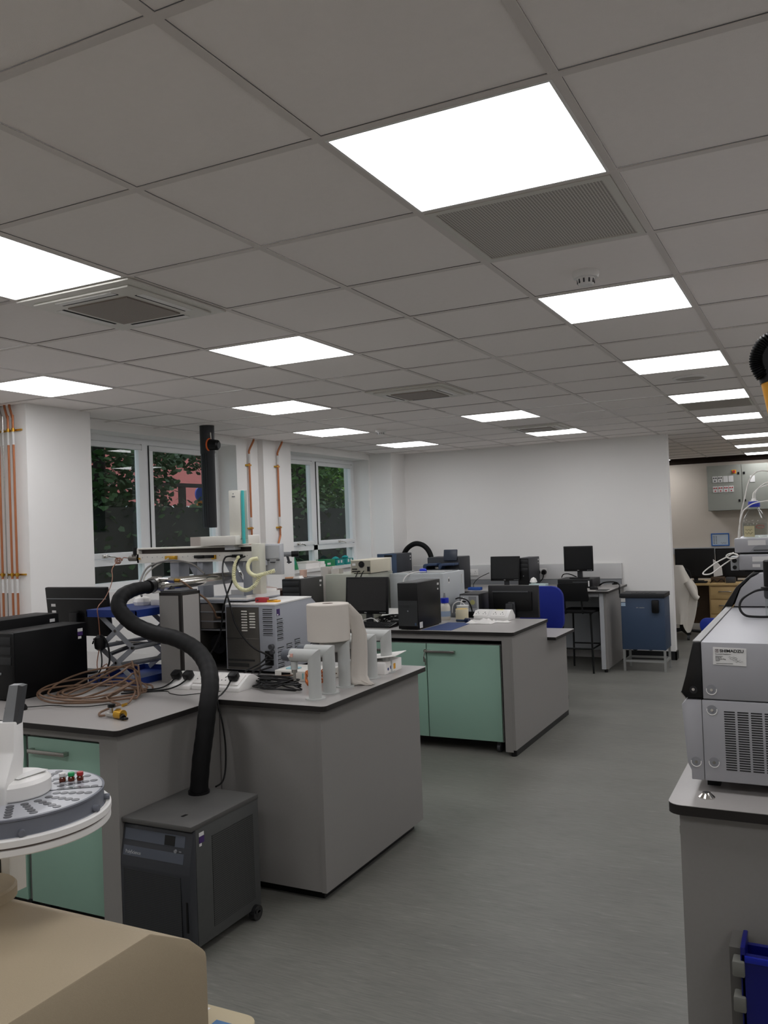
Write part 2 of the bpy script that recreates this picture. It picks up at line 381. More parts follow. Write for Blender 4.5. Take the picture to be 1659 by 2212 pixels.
# ------------------------------------------------------------------ wall services
def copper_pipe(name, label, pts, m, lab_z, grp, r=.0075):
    x, y, z = pts[-1]
    t = T(name, label, 'pipe', pts[-1], grp)
    P('tube', G().tube(pts, r, 10), m, t)
    for zz in lab_z:
        xy = min(pts, key=lambda p: abs(p[2]-zz)); P('tape_label', G().cyl((xy[0], xy[1], zz-.05), (xy[0], xy[1], zz+.05), r+.0012, n=12), lab, t)
    return t
GP = 'vertical gas pipes on the near pillar'
for x, mt, l in ((-5.325, copper, 'leftmost copper pipe of the five on the white pillar'), (-5.277, copper, 'second copper pipe from the left on the pillar'), (-5.232, steel, 'thin grey steel pipe between copper pipes on the pillar'),
              (-5.178, copper, 'second copper pipe from the pillar corner'), (-5.127, copper, 'copper pipe closest to the corner of the pillar')):
    copper_pipe('gas_pipe', l, [(x-.035, 4.315, 2.68), (x-.03, 4.31, 2.66), (x-.004, 4.31, 2.58), (x, 4.31, 2.55), (x, 4.31, 2.0), (x, 4.31, 1.5), (x, 4.31, .93)], mt, (2.435, 1.375), GP, .0085 if mt is copper else .005)
for z, l in ((2.49, 'upper brass clamp rail holding the pillar pipes'), (1.455, 'lower brass clamp rail holding the pillar pipes')):
    t = T('pipe_bracket', l, 'bracket', (-5.2, 4.33, z), 'pipe clamp rails on the pillar')
    P('rail', G().box(-5.35, -5.066, 4.327, 4.341, z-.006, z+.006), brass, t)
    for x in (-5.325, -5.277, -5.232, -5.178, -5.127): P('clamp', G().cyl((x, 4.31, z-.012), (x, 4.31, z+.012), .0121, n=12), brass if x != -5.232 else chrome, t)
def wall_pipe(x, y, zb, label, reg):
    t = copper_pipe('gas_pipe', label, [(x+.03, y+.05, 2.69), (x+.03, y+.045, 2.66), (x+.005, y-.0, 2.56), (x, y, 2.50), (x, y, 2.2), (x, y, 1.9), (x, y, 1.68), (x, y-.002, 1.64), (x+.005, y-.045, 1.56), (x+.005, y-.045, zb)], copper, (2.47, 1.80), 'copper pipes between the windows', .011)
    for z in (2.40, 1.735): P('clamp', G().box(x-.025, x+.008, y-.045, y+.028, z-.009, z+.009, .003), brass, t)
    return t
wall_pipe(-5.345, 7.47, 1.50, 'copper drop pipe nearer the black duct, between the two windows', False)
wall_pipe(-5.275, 7.90, 1.48, 'copper drop pipe with a gauge valve, left of the far window', True)
t = T('gas_outlet_valve', 'grey gas outlet valve with black knob below the copper pipe', 'valve', (-5.27, 7.88, 1.37))
P('body', G().cyl((-5.27, 7.86, 1.40), (-5.27, 7.86, 1.48), .03).cyl((-5.29, 7.86, 1.44), (-5.16, 7.93, 1.44), .026), mgrey, t)
P('knob', G().cyl((-5.16, 7.93, 1.44), (-5.09, 7.97, 1.44), .032), black, t)
P('outlet_tap', G().cyl((-5.2, 7.91, 1.42), (-5.19, 7.93, 1.34), .014).box(-5.215, -5.165, 7.92, 7.94, 1.345, 1.36), dgrey, t)
# black extraction duct
x, y = -4.95, 6.28
t = T('extraction_duct', 'black vertical extraction duct hanging from the ceiling before the window', 'duct', (x, y, 1.75))
P('duct_tube', G().lathe((x, y, 0), [(.052, 1.80), (.052, 1.752), (.061, 1.75), (.063, 1.76), (.063, 2.42), (.066, 2.425), (.066, 2.66), (.067, 2.69)], 32), mat('duct_black', '1c1e22', .45, var=.1), t)
for k in range(3): P('seam', G().box(x+.0608*math.cos(-1-.35*k)-.002, x+.0608*math.cos(-1-.35*k)+.002, y+.0625*math.sin(-1-.35*k)-.003, y+.0625*math.sin(-1-.35*k)+.001, 1.76, 2.42), black, t)
d = P('damper_handle', G().cyl((x+.05, y-.03, 2.50), (x+.13, y-.02, 2.49), .052, .046, 24).cyl((x+.13, y-.02, 2.49), (x+.145, y-.018, 2.488), .046, .03, 24), black, t)
P('orange_ring', G().cyl((x+.045, y-.031, 2.50), (x+.056, y-.03, 2.499), .060, n=28), orange, d)
P('pull_wire', G().cyl((x+.066, y-.03, 2.54), (x+.062, y-.03, 2.61), .006), steel, d)

# ------------------------------------------------------------------ benches
def worktop(name, label, pts, z, m=bench_top, th=.025, grp='laboratory bench worktops'):
    cx = sum(p[0] for p in pts)/len(pts); cy = sum(p[1] for p in pts)/len(pts)
    t = T(name, label, 'worktop', (cx, cy, z-th), grp)
    P('core_edge', G().prism(pts, 'z', z-th, z-.0015), black_core, t)
    P('laminate_surface', G().prism(pts, 'z', z-.0015, z), m, t)
    return t
def arc(cx, cy, r, a0, a1, n=5): return [(cx+r*math.cos(math.radians(a0+(a1-a0)*k/n)), cy+r*math.sin(math.radians(a0+(a1-a0)*k/n))) for k in range(n+1)]
# near bench: front run is shorter than the back run, leaving a notch for the chiller
worktop('bench_worktop', 'grey stepped worktop of the near bench, under the cable coil', [(-5.0, 2.67)]+arc(-2.645, 2.695, .025, -90, 0)+[(-2.62, 3.345)]+arc(-2.055, 3.37, .025, -90, 0)+arc(-2.055, 4.455, .025, 0, 90)+[(-5.0, 4.48)], .9)
t = T('bench_carcass', 'grey frame panels of the near bench around the chiller notch', 'bench', (-3.3, 3.5, 0))
P('end_panel', G().box(-2.675, -2.65, 2.70, 3.38, .012, .875), bench_grey, t)
P('corner_post', G().box(-2.752, -2.676, 2.702, 2.725, .012, .875), bench_grey, t)
P('apron_rail', G().box(-5.0, -2.7525, 2.705, 2.725, .838, .875), bench_grey, t)
P('notch_panel', G().box(-2.645, -2.095, 3.38, 3.40, .045, .875), bench_grey, t)
P('aisle_panel', G().box(-2.094, -2.07, 3.375, 4.44, .045, .875), bench_grey, t)
P('back_panel', G().box(-5.0, -2.095, 4.42, 4.44, .045, .875), bench_grey, t)
P('plinth', G().box(-2.64, -2.11, 3.42, 4.40, 0, .045), black, t)
def base_cab(name, label, x0, x1, y, z0, z1, grp, split=None, keys=False, yb=.5):
    t = T(name, label, 'cabinet', ((x0+x1)/2, y+yb/2, 0), grp)
    P('carcass', G().box(x0, x1, y+.02, y+yb, z0, z1), mat('carcass_grey', '8d8b89', .5), t)
    xs = [x0]+(split or [])+[x1]
    for a, b_ in zip(xs, xs[1:]):
        d = P('door', G().box(a+.004, b_-.004, y, y+.018, z0+.004, z1-.004, .002), green, t)
        w = b_-a; c = a+.015 if w > .45 else a+.03; hz = z1-.058; e = min(c+.225, b_-.02)
        P('handle', G().box(c, e, y-.030, y-.020, hz-.012, hz+.006, .002).box(c, c+.018, y-.022, y, hz-.012, hz+.006).box(e-.018, e, y-.022, y, hz-.012, hz+.006), steel, d)
    for px in (x0+.05, x1-.05): P('caster', G().cyl((px-.012, y+.06, .035), (px+.012, y+.06, .035), .035).box(px-.015, px+.015, y+.045, y+.075, .04, z0), dgrey, t)
    return t
base_cab('base_cabinet', 'green-doored cabinet under the near bench, behind the vial carousel', -3.205, -2.757, 2.72, .09, .828, 'green base cabinets')
base_cab('base_cabinet', 'green-doored cabinet at left edge under the near bench', -3.80, -3.225, 2.72, .09, .828, 'green base cabinets')
# second bench
worktop('bench_worktop', 'grey high worktop of the second bench, under the black tower and blue mat', [(-5.0, 5.985)]+arc(-2.045, 6.01, .025, -90, 0)+[(-2.02, 6.87), (-5.0, 6.87)], .9)
worktop('desk_worktop', 'lower grey desk surface behind the second bench', [(-4.6, 6.89), (-1.965, 6.89)]+arc(-1.98, 7.455, .02, 0, 90)+[(-4.6, 7.475)], .75)
t = T('bench_carcass', 'stepped grey end panel and rails of the second bench', 'bench', (-2.5, 6.7, 0))
P('end_panel', G().prism([(6.0, .045), (7.46, .045), (7.46, .725), (6.885, .725), (6.885, .875), (6.0, .875)], 'x', -2.055, -2.035), bench_grey, t)
P('corner_post', G().box(-2.115, -2.0555, 6.0, 6.03, .03, .875), bench_grey, t)
P('apron_rail', G().box(-5.0, -2.1155, 6.005, 6.03, .835, .875), bench_grey, t)
P('middle_panel', G().box(-4.6, -2.1, 6.84, 6.86, .045, .875), bench_grey, t)
P('floor_rail', G().box(-2.052, -2.038, 6.02, 7.46, .0, .045), black, t)
for y in (6.02, 7.44): P('foot', G().cyl((-2.06, y, 0), (-2.06, y, .045), .02), black, t)
cab = base_cab('base_cabinet', 'mint green two-door cabinet under the second bench, keys in its lock', -3.35, -2.142, 6.035, .085, .80, 'green base cabinets', split=[-2.735])
lk = P('lock', G().cyl((-2.735, 6.035, .742), (-2.735, 6.012, .742), .014).cyl((-2.735, 6.015, .742), (-2.737, 6.0, .738), .004), chrome, cab)
P('key', G().tube([(-2.735, 6.008, .735), (-2.742, 6.004, .71), (-2.735, 6.004, .69)], .004).box(-2.747, -2.737, 6.0, 6.006, .66, .70).box(-2.735, -2.727, 6.0, 6.006, .635, .685), steel, lk)
# far bench
worktop('bench_worktop', 'grey far wall worktop carrying two monitors', [(-5.0, 9.56)]+arc(-2.14, 9.58, .02, -90, 0)+[(-2.12, 10.60), (-5.0, 10.60)], .9)
t = T('bench_carcass', 'grey end panel and kneehole back of the far wall bench', 'bench', (-2.5, 10, 0))
P('end_panel', G().box(-2.185, -2.16, 9.62, 10.58, .035, .875), bench_grey, t)
P('corner_post', G().box(-2.23, -2.1855, 9.60, 9.63, .035, .875), lgrey, t)
P('kneehole_back', G().box(-4.9, -2.19, 10.25, 10.27, .15, .875), mgrey, t)
P('apron_rail', G().box(-4.9, -2.235, 9.605, 9.63, .835, .875), lgrey, t)
for y in (9.63, 10.55): P('foot', G().cyl((-2.19, y, 0), (-2.19, y, .035), .018), black, t)
def socket(t, xc, y, z, w, rockers=2):
    p = P('socket_plate', G().box(xc-w/2, xc+w/2, y-.010, y, z-.043, z+.043, .003), white, t)
    for k in range(rockers):
        xx = xc+(k-(rockers-1)/2)*w/rockers
        P('socket_pins', G().box(xx-.003, xx+.003, y-.0108, y-.0095, z+.006, z+.018).box(xx-.014, xx-.007, y-.0108, y-.0095, z-.014, z-.009).box(xx+.007, xx+.014, y-.0108, y-.0095, z-.014, z-.009), dgrey, p)
    return p
t = T('dado_trunking', 'pale grey trunking strip with sockets along the far wall', 'trunking', (-3.2, 10.62, .965))
P('channel', G().box(-4.95, -2.175, 10.595, 10.65, .965, 1.155, .006), mat('trunking_pale', 'cfcecd', .5), t)
for xc in (-4.09, -3.175): socket(t, xc, 10.595, 1.06, .15)
for k, xc in enumerate((-3.215, -3.135)):
    pl = T('mains_plug', ['left black plug in the far wall double socket', 'right black plug in the far wall double socket'][k], 'plug', (xc, 10.56, 1.03), 'plugs in the far wall socket')
    P('body', G().cyl((xc, 10.5845, 1.055), (xc, 10.555, 1.05), .036, .028), black, pl)
    P('cord', G().tube([(xc, 10.556, 1.03), (xc, 10.545, 1.0), (xc-.02, 10.54, .96), (xc-.08, 10.53, .915), (xc-.12, 10.52, .908)], .006), black, pl)
g = G().box(-4.9, -2.19, 10.6, 10.648, .88, .962); struct('trim_1', g, mgrey)
# right bench
worktop('bench_worktop', 'grey worktop with rounded corner under the large silver analyser', arc(-.377, 2.54, .04, 180, 270)+[(1.9, 2.50), (1.9, 4.9), (-.417, 4.9)], .9, th=.028)
t = T('bench_carcass', 'tall grey end panel below the right-hand worktop', 'bench', (.6, 3.4, 0))
P('end_panel', G().box(-.388, 1.85, 2.53, 2.55, .0, .872), bench_grey, t)
P('side_panel', G().box(-.388, -.37, 2.551, 4.85, 0, .872), bench_grey, t)
P('hinge', G().box(-.394, -.388, 2.56, 2.57, .80, .82), steel, t)
solo('cable_grommet', 'small silver domed button on the right-hand worktop corner', 'grommet', G().lathe((-.322, 2.593, .9), [(.0225, 0), (.0225, .003), (.013, .012), (.011, .0145), (.001, .015)]), chrome)
# blue bin hung on the right bench end panel
t = T('storage_bin', 'royal blue plastic bin with grey clips hung on the right bench panel', 'storage bin', (0, 2.45, .1))
P('bin_shell', G().box(-.232, .35, 2.395, 2.41, .12, .565).box(-.232, -.22, 2.395, 2.50, .12, .585, .003).box(-.232, .35, 2.47, 2.485, .12, .56).box(-.232, .35, 2.395, 2.485, .12, .135), mat('royal_blue_plastic', '070f66', .35), t)
P('rim', G().box(-.222, .35, 2.390, 2.396, .548, .565, .002), mat('royal_blue_rim', '12239c', .3), t)
for z in (.545, .455, .355): P('clip', G().box(-.252, -.222, 2.385, 2.43, z-.035, z+.005, .004), mat('clip_grey', '6e6e68', .55), t)
P('hanging_rail', G().box(-.262, -.234, 2.43, 2.529, .10, .565), mat('louvre_grey', '5c5a56', .5), t)

# ------------------------------------------------------------------ computers
def tower(name, label, x0, x1, y0, y1, z0, z1, side=black, bez=black, grp=None, sticker=True, style=0):
    t = T(name, label, 'computer', ((x0+x1)/2, (y0+y1)/2, z0), grp)
    P('case', G().box(x0, x1, y0+.012, y1, z0+.006, z1, .005), side, t)
    b = P('front_bezel', G().box(x0, x1, y0, y0+.014, z0+.006, z1-.002, .005), bez, t)
    h = z1-z0; w = x1-x0
    if style == 1:
        P('lower_grille', G().box(x0+.004, x1-.006, y0-.003, y0, z0+.03, z0+h*.62), mat('slate_grille', '2b2d2e', .6), b)
        P('recess_bar', G().box(x0+.02, x0+w*.62, y0-.005, y0-.003, z0+h*.49, z0+h*.535), mat('recess_grey', '262829', .5), b)
        P('badge', G().box(x1-.03, x1-.016, y0-.0045, y0-.003, z0+.035, z0+.055), navy, b)
        P('asset_label', G().box(x1, x1+.001, y0+.02, y0+.075, z0+.012, z0+.058), lab, t)
    else:
        for k in range(3): P('drive_bay', G().box(x0+.012, x1-.012, y0-.003, y0, z1-.06-.05*k, z1-.02-.05*k, .002), mat('bay_black', '17181a', .5), b)
    P('power_button', G().cyl((x0+w*.5, y0-.004, z0+h*.4), (x0+w*.5, y0, z0+h*.4), .006), mgrey, b)
    P('foot', G().box(x0+.01, x1-.01, y0+.03, y1-.03, z0, z0+.006), blackm, t)
    if sticker:
        s = P('asset_label', G().box(x1, x1+.0008, y1-.065, y1-.03, z1-.045, z1-.028), lab, t)
        if sticker == 2: P('asset_label', G().box(x1, x1+.0008, y1-.065, y1-.03, z1-.066, z1-.046), purple, t)
        P('asset_label', G().box(x1, x1+.0008, y1-.063, y1-.04, z1-.083, z1-.07), lab, t)
    return t
darkside = mat('tower_dark_side', '050506', .5, spec=.2)
tower('desktop_tower', 'black desktop tower nearest on the near bench, beside the brown coil', -3.78, -3.60, 2.985, 3.47, .9, 1.24, darkside, black, 'desktop towers', 2)
tower('desktop_tower', 'black desktop tower behind another at the left edge of the near bench', -4.02, -3.84, 3.02, 3.50, .9, 1.285, darkside, black, 'desktop towers')
tower('desktop_tower', 'black tower with slate lower front on the second bench, beside a blue mat', -2.948, -2.776, 5.928+.075, 6.445, .9, 1.262, mat('tower_side', '0a0a0b', .42, spec=.3), black, 'desktop towers', 1, 1)
tower('desktop_tower', 'tall grey-sided tower behind the louvred oven, pink cup on top', -4.075, -3.893, 6.10, 6.475, .9, 1.291, mat('tower_grey_side', '3c3b3a', .5), black, 'desktop towers', 1)
tower('desktop_tower', 'dark tower standing behind the left monitor on the far bench', -3.30, -3.163, 10.05, 10.5, .9, 1.258, mat('tower_slate', '2a2b31', .5), black, 'desktop towers', 1)
def monitor(name, label, x0, x1, z0, z1, y, zb, logo=True, back=False, tilt=0., grp=None, rim=None, neck_w=.06, base=True, flat=False):
    xc = (x0+x1)/2; t = T(name, label, 'monitor', (xc, y, zb), grp)
    s = 1 if not back else -1        # screen towards -y
    def bx(a, b_, c, d, e, f, bev=0.):
        g = G().box(a, b_, min(y+s*c, y+s*d), max(y+s*c, y+s*d), e, f, bev)
        if tilt: g.xf(Matrix.Translation((0, y, z0)) @ Matrix.Rotation(tilt, 4, 'X') @ Matrix.Translation((0, -y, -z0)))
        return g
    h = P('housing', bx(x0, x1, 0, .028, z0, z1, .006), rim or black, t)
    P('screen', bx(x0+.015, x1-.015, -.0012, .001, z0+.028, z1-.015), screen, h)
    if not flat: P('rear_cover', bx(x0+.05, x1-.05, .027, .055, z0+.06, z1-.05, .01), black, t)
    if logo:
        text('logo', 'DELL', .011, (xc-.016, y-.0015, z0+.008), '-y', h, lab)
        P('control_button', G().box(x1-.07, x1-.064, y-.0018, y, z0+.010, z0+.015).box(x1-.056, x1-.05, y-.0018, y, z0+.010, z0+.015).box(x1-.042, x1-.036, y-.0018, y, z0+.010, z0+.015).box(x1-.026, x1-.019, y-.0018, y, z0+.009, z0+.016), lgrey, h)
    yy = sorted((y+s*.05, y+s*.078))
    P('stand_neck', G().box(xc-neck_w/2, xc+neck_w/2, yy[0], yy[1], zb+.008, z0+.14, .006), black if flat else dgrey, t)
    if base: P('stand_base', G().prism([(xc+.12*math.cos(a*PI/12), y+s*.03+.08*math.sin(a*PI/12)) for a in range(24)], 'z', zb, zb+.012), black, t)
    return t
monitor('computer_monitor', 'black monitor on the second bench beside a blue-lidded bottle and tower', -3.585, -3.19, .985, 1.29, 6.30, .9, True, tilt=-.10, grp='lab computer monitors')
monitor('computer_monitor', 'black monitor standing high on a flat computer at the far bench', -2.745, -2.40, 1.09, 1.387, 10.1, 1.005, True, grp='lab computer monitors')
monitor('computer_monitor', 'black monitor standing low in front of a tower at the far bench', -3.635, -3.265, .99, 1.287, 10.0, .9, True, tilt=-.08, grp='lab computer monitors')
big = monitor('computer_monitor', 'large monitor seen from behind on the low desk, silver edged', -2.635, -2.185, .872, 1.150, 7.20, .75, False, True, grp='lab computer monitors', rim=mat('silver_black', '1a1a1d', .4))
P('silver_edge', G().box(-2.637, -2.183, 7.198, 7.202, 1.1485, 1.152).box(-2.1865, -2.183, 7.198, 7.202, .872, 1.15), steel, big)
P('rear_ridge', G().box(-2.585, -2.26, 7.132, 7.146, 1.09, 1.104, .004), dgrey, big)
P('rear_cable_cover', G().box(-2.46, -2.39, 7.10, 7.14, .82, 1.0, .012), mat('cover_grey', '2c2d31', .5), big)
t = monitor('computer_monitor', 'black monitor seen from behind, left of the blue lab jack', -4.22, -3.725, 1.12, 1.412, 3.80, .9, False, True, tilt=.10, flat=True, grp='lab computer monitors')
P('rear_panel_line', G().box(-4.215, -3.73, 3.7665, 3.772, 1.342, 1.346).xf(Matrix.Translation((0, 3.80, 1.135)) @ Matrix.Rotation(.10, 4, 'X') @ Matrix.Translation((0, -3.80, -1.135))), mgrey, t)
P('asset_label', G().box(-4.178, -4.143, 3.752, 3.7555, 1.292, 1.308), lab, t); P('asset_label', G().box(-4.175, -4.142, 3.754, 3.7595, 1.255, 1.268), lab, t)
# flat desktop computers
def flat_pc(name, label, x0, x1, y0, y1, z0, z1, back=False):
    t = T(name, label, 'computer', ((x0+x1)/2, (y0+y1)/2, z0), 'flat desktop computers')
    P('case', G().box(x0, x1, y0, y1, z0, z1, .004), mat('flat_case', '1b1b1d', .5), t)
    if back:
        b = P('rear_panel', G().box(x0+.008, x1-.004, y0-.002, y0, z0+.006, z1-.012), lgrey, t)
        xc = x0+(x1-x0)*.68; zc = z0+(z1-z0)*.55
        P('fan_frame', G().box(xc-.036, xc+.036, y0-.005, y0-.002, zc-.05, zc+.05), mgrey, b)
        P('fan_hub', G().cyl((xc, y0-.008, zc), (xc, y0-.004, zc), .022), mat('olive_hub', 'a7a46a', .5), b)
        P('port_block', G().box(x0+.02, x0+.06, y0-.004, y0-.002, zc+.0, zc+.012).box(x0+.015, x0+.07, y0-.004, y0-.002, zc-.05, zc-.03), black, b)
    else:
        b = P('front_bezel', G().box(x0, x1, y0-.008, y0, z0+.004, z1-.004, .004), black, t)
        P('drive_slot', G().box(x0+.18, x1-.06, y0-.010, y0-.008, z1-.04, z1-.03), dgrey, b)
        P('asset_label', G().box(x1-.05, x1-.035, y0-.010, y0-.008, z0+.02, z1-.02), lab, b)
    return t
flat_pc('desktop_computer', 'flat black desktop computer under the high far monitor', -2.80, -2.39, 10.0, 10.38, .9, 1.005)
flat_pc('desktop_computer', 'open-backed desktop computer with round fan, on the low desk', -2.845, -2.665, 7.02, 7.36, .93, 1.088, True)
solo('black_box', 'low black box supporting the computer with the round fan', 'box', G().box(-2.86, -2.65, 7.0, 7.38, .75, .93, .006), blackm)

# ------------------------------------------------------------------ near bench instruments
# louvred grey gas chromatograph oven
X0, X1, Y0, Y1, ZT = -3.08, -2.735, 4.017, 4.452, 1.285
t = T('chromatograph', 'blue-grey louvred instrument oven with bare metal back, on the near bench', 'lab instrument', (-2.9, 4.23, .9))
P('cabinet', G().prism([(Y0, .915), (Y1, .915), (Y1, 1.262), (Y1-.05, 1.295), (Y0, ZT)], 'x', X0, X1, .004), bluegrey, t)
P('top_cover', G().prism([(Y0-.004, ZT), (Y1-.05, 1.2955), (Y1-.05, 1.302), (Y0-.004, ZT+.008)], 'x', X0-.002, X1+.002), white, t)
mp = P('metal_back', G().box(X0+.012, X0+.235, Y0-.006, Y0, .92, ZT-.012), alu, t)
slot = mat('slot_dark', '20201f', .6)
for c in range(2):
    g = G()
    for k in range(6 if c else 8): g.box(X0+.118+c*.055, X0+.158+c*.055, Y0-.010, Y0-.005, 1.245-.0155*k-.012*c, 1.2535-.0155*k-.012*c, .003)
    P('vent_louvre', g, mat('louvre_glint', 'd6d3cc', .4), mp)  # pale colour paints the bright reflection on these steel louvres
for c in range(3):
    g = G()
    for k in range(4): g.box(X0+.07+c*.035, X0+.095+c*.035, Y0-.008, Y0-.005, 1.045-.016*k, 1.049-.016*k)
    P('vent_louvre', g, alu, mp)
P('seam_strip', G().box(X0+.012, X0+.235, Y0-.008, Y0-.005, 1.095, 1.098), steel, mp)
P('connector_block', G().box(X0+.02, X0+.16, Y0-.010, Y0-.005, .935, .955).box(X0+.02, X0+.2, Y0-.010, Y0-.005, .968, .978), slot, mp)
def louvres(x0, x1, z0, dz, n, face):
    g = G()
    for k in range(n):
        z = z0-dz*k
        if face == 'f': g.prism([(Y0+.001, z-.003), (Y0-.010, z-.006), (Y0+.001, z-.016)], 'x', x0, x1)
        else: g.prism([(X1-.001, z-.003), (X1+.010, z-.006), (X1-.001, z-.016)], 'y', x0, x1)
    return g
P('louvre_row', louvres(X0+.262, X1-.02, 1.262, .0225, 7, 'f'), bluegrey, t)
g = G()
for k in range(7): g.box(X0+.262, X1-.02, Y0-.002, Y0+.001, 1.2585-.0225*k, 1.2635-.0225*k)
P('louvre_gap', g, slot, t)
for (a, b_, z0, n) in ((4.03, 4.085, 1.205, 6), (4.03, 4.09, 1.045, 7), (4.12, 4.175, 1.055, 5), (4.205, 4.26, 1.07, 5), (4.375, 4.435, 1.245, 13)):
    P('louvre_row', louvres(a, b_, z0, .0215 if n != 13 else .022, n, 's'), bluegrey, t)
    g = G()
    for k in range(n): g.box(X1-.001, X1+.002, a, b_, z0-(.0215 if n != 13 else .022)*k-.0035, z0-(.0215 if n != 13 else .022)*k+.0015)
    P('louvre_gap', g, slot, t)
P('asset_label', G().box(X1+.0005, X1+.0015, 4.03, 4.062, 1.224, 1.262), purple, t); P('asset_label', G().box(X1+.0012, X1+.002, 4.033, 4.045, 1.226, 1.234), lab, t)
P('power_inlet', G().box(X1-.07, X1-.02, Y0-.012, Y0, .985, 1.03).box(X1-.07, X1-.02, Y0-.012, Y0, .95, .98), black, t)
P('gas_port', G().cyl((X1-.022, Y0-.02, 1.025), (X1-.022, Y0, 1.025), .012).cyl((X1-.025, Y0-.025, 1.055), (X1-.025, Y0, 1.055), .014), dgrey, t)
P('foot', G().box(X0+.02, X1-.02, Y0+.02, Y1-.03, .9, .916), blackm, t)
# dark open rack beside it
t = T('instrument_rack', 'dark open instrument rack between grey riser and louvred oven', 'lab instrument', (-3.2, 4.2, .9))
P('rack_frame', G().box(-3.31, -3.295, 4.05, 4.45, .9, 1.29).box(-3.105, -3.09, 4.05, 4.45, .9, 1.29).box(-3.31, -3.09, 4.05, 4.45, .9, .915).box(-3.31, -3.09, 4.43, 4.45, .9, 1.29), mat('rack_dark', '4a4845', .5, .3), t)
for z in (1.13, 1.18, 1.235): P('shelf', G().box(-3.295, -3.105, 4.055, 4.43, z, z+.006), mgrey, t)
P('fan', G().cyl((-3.17, 4.06, 1.05), (-3.17, 4.09, 1.05), .055).cyl((-3.17, 4.052, 1.05), (-3.17, 4.06, 1.05), .02), black, t)
P('side_box', G().box(-3.29, -3.20, 4.06, 4.3, 1.14, 1.285), mat('taupe_box', '6d6660', .5), t)
t = T('parts_tray', 'pale white tray bridging the rack and the instrument top', 'tray', (-3.1, 4.2, 1.29))
P('tray_floor', G().box(-3.315, -2.955, 4.055, 4.40, 1.304, 1.312).box(-3.30, -3.09, 4.06, 4.40, 1.29, 1.304), bluegrey, t)
P('tray_rim', G().box(-3.315, -2.955, 4.055, 4.063, 1.312, 1.322).box(-3.315, -2.955, 4.39, 4.40, 1.312, 1.34).box(-2.963, -2.955, 4.063, 4.39, 1.312, 1.335), white, t)
solo('paper_box', 'small white carton on the pale tray below the coiled cream lead', 'box', G().box(-3.06, -2.965, 4.2, 4.38, 1.312, 1.352, .003), paper)
# red and yellow small things on the oven
t = T('red_block', 'small red box lying on the louvred instrument', 'box', (-2.865, 4.09, 1.29))
P('body', G().box(-2.905, -2.835, 4.07, 4.11, 1.2945, 1.322, .003).xf(Matrix.Translation((-2.865, 4.09, 0)) @ Matrix.Rotation(.15, 4, 'Z') @ Matrix.Translation((2.865, -4.09, 0))), redm, t)
P('button', G().cyl((-2.885, 4.06, 1.307), (-2.885, 4.068, 1.307), .004), dgrey, t)
t = T('yellow_tester', 'small yellow handset lying on the louvred instrument', 'meter', (-2.8, 4.10, 1.29))
P('body', G().box(-2.845, -2.765, 4.085, 4.125, 1.2935, 1.3065, .004), yellow, t); P('keypad', G().box(-2.825, -2.79, 4.083, 4.126, 1.3065, 1.309), mat('mustard_pad', '8c6a1c', .5), t)
# grey laminate service riser
t = T('service_riser', 'square grey laminate riser with black edges behind the socket trunking', 'riser', (-3.16, 3.72, .9))
P('panel', G().box(-3.232, -3.10, 3.64, 3.652, .9, 1.37), bench_grey, t); P('panel', G().box(-3.093, -3.082, 3.655, 3.79, .9, 1.37), mat('riser_pale', '9b9895', .45), t)
P('edge_strip', G().box(-3.0995, -3.082, 3.64, 3.6545, .9, 1.372).box(-3.093, -3.082, 3.7905, 3.80, .9, 1.387).box(-3.232, -3.082, 3.64, 3.80, 1.3705, 1.387), black_core, t)
P('liner', G().box(-3.23, -3.095, 3.653, 3.79, .9, 1.37), dgrey, t)
# autosampler rail
t = T('autosampler', 'long pale robotic autosampler rail above the instruments by the window', 'lab instrument', (-3.4, 4.2, 1.29))
P('end_stay', G().box(-2.935, -2.90, 4.166, 4.30, 1.5, 1.53), lgrey, t)
rl = P('rail_beam', G().box(-3.845, -2.94, 4.14, 4.155, 1.530, 1.585).box(-3.845, -2.94, 4.14, 4.30, 1.612, 1.622, .003).box(-3.845, -2.94, 4.285, 4.30, 1.530, 1.612).box(-3.845, -3.832, 4.14, 4.30, 1.53, 1.615), offw, t)
P('belt_gap', G().box(-3.83, -2.945, 4.17, 4.18, 1.585, 1.612), mat('belt_dark', '3a322b', .6), rl)
g = G()
for k in range(22): g.cyl((-3.80+.04*k, 4.1385, 1.562+.004*(k % 2)), (-3.80+.04*k, 4.1405, 1.562+.004*(k % 2)), .003, n=6)
P('rivet', g, mgrey, rl)
for x in (-3.38, -3.30, -3.10): P('connector', G().box(x, x+.07, 4.120, 4.14, 1.552, 1.570, .003), black, rl)
P('valve_block', G().box(-3.60, -3.52, 4.115, 4.14, 1.545, 1.570, .002).box(-3.25, -3.225, 4.125, 4.14, 1.545, 1.57), brass, rl)
hd = P('rail_end_housing', G().box(-2.945, -2.888, 4.105, 4.165, 1.34, 1.63, .003), mat('cream_grey', 'c9c8ba', .5), t)
P('hinged_cover', G().box(-2.925, -2.80, 4.20, 4.225, 1.445, 1.625, .004).box(-2.905, -2.815, 4.194, 4.20, 1.54, 1.615), lgrey, t)
P('cover_catch', G().box(-2.905, -2.885, 4.193, 4.20, 1.527, 1.533).box(-2.835, -2.815, 4.193, 4.20, 1.527, 1.533).box(-2.875, -2.845, 4.19, 4.20, 1.513, 1.52), dgrey, t)
ct = P('carriage_box', G().box(-3.345, -3.02, 4.06, 4.30, 1.626, 1.680, .004), offw, t)
P('carriage_side', G().box(-3.348, -3.275, 4.056, 4.06, 1.626, 1.680), mat('warm_grey_side', 'b3aaa2', .5), ct)
P('carriage_foot', G().box(-3.13, -3.06, 4.10, 4.16, 1.598, 1.625), lgrey, ct)
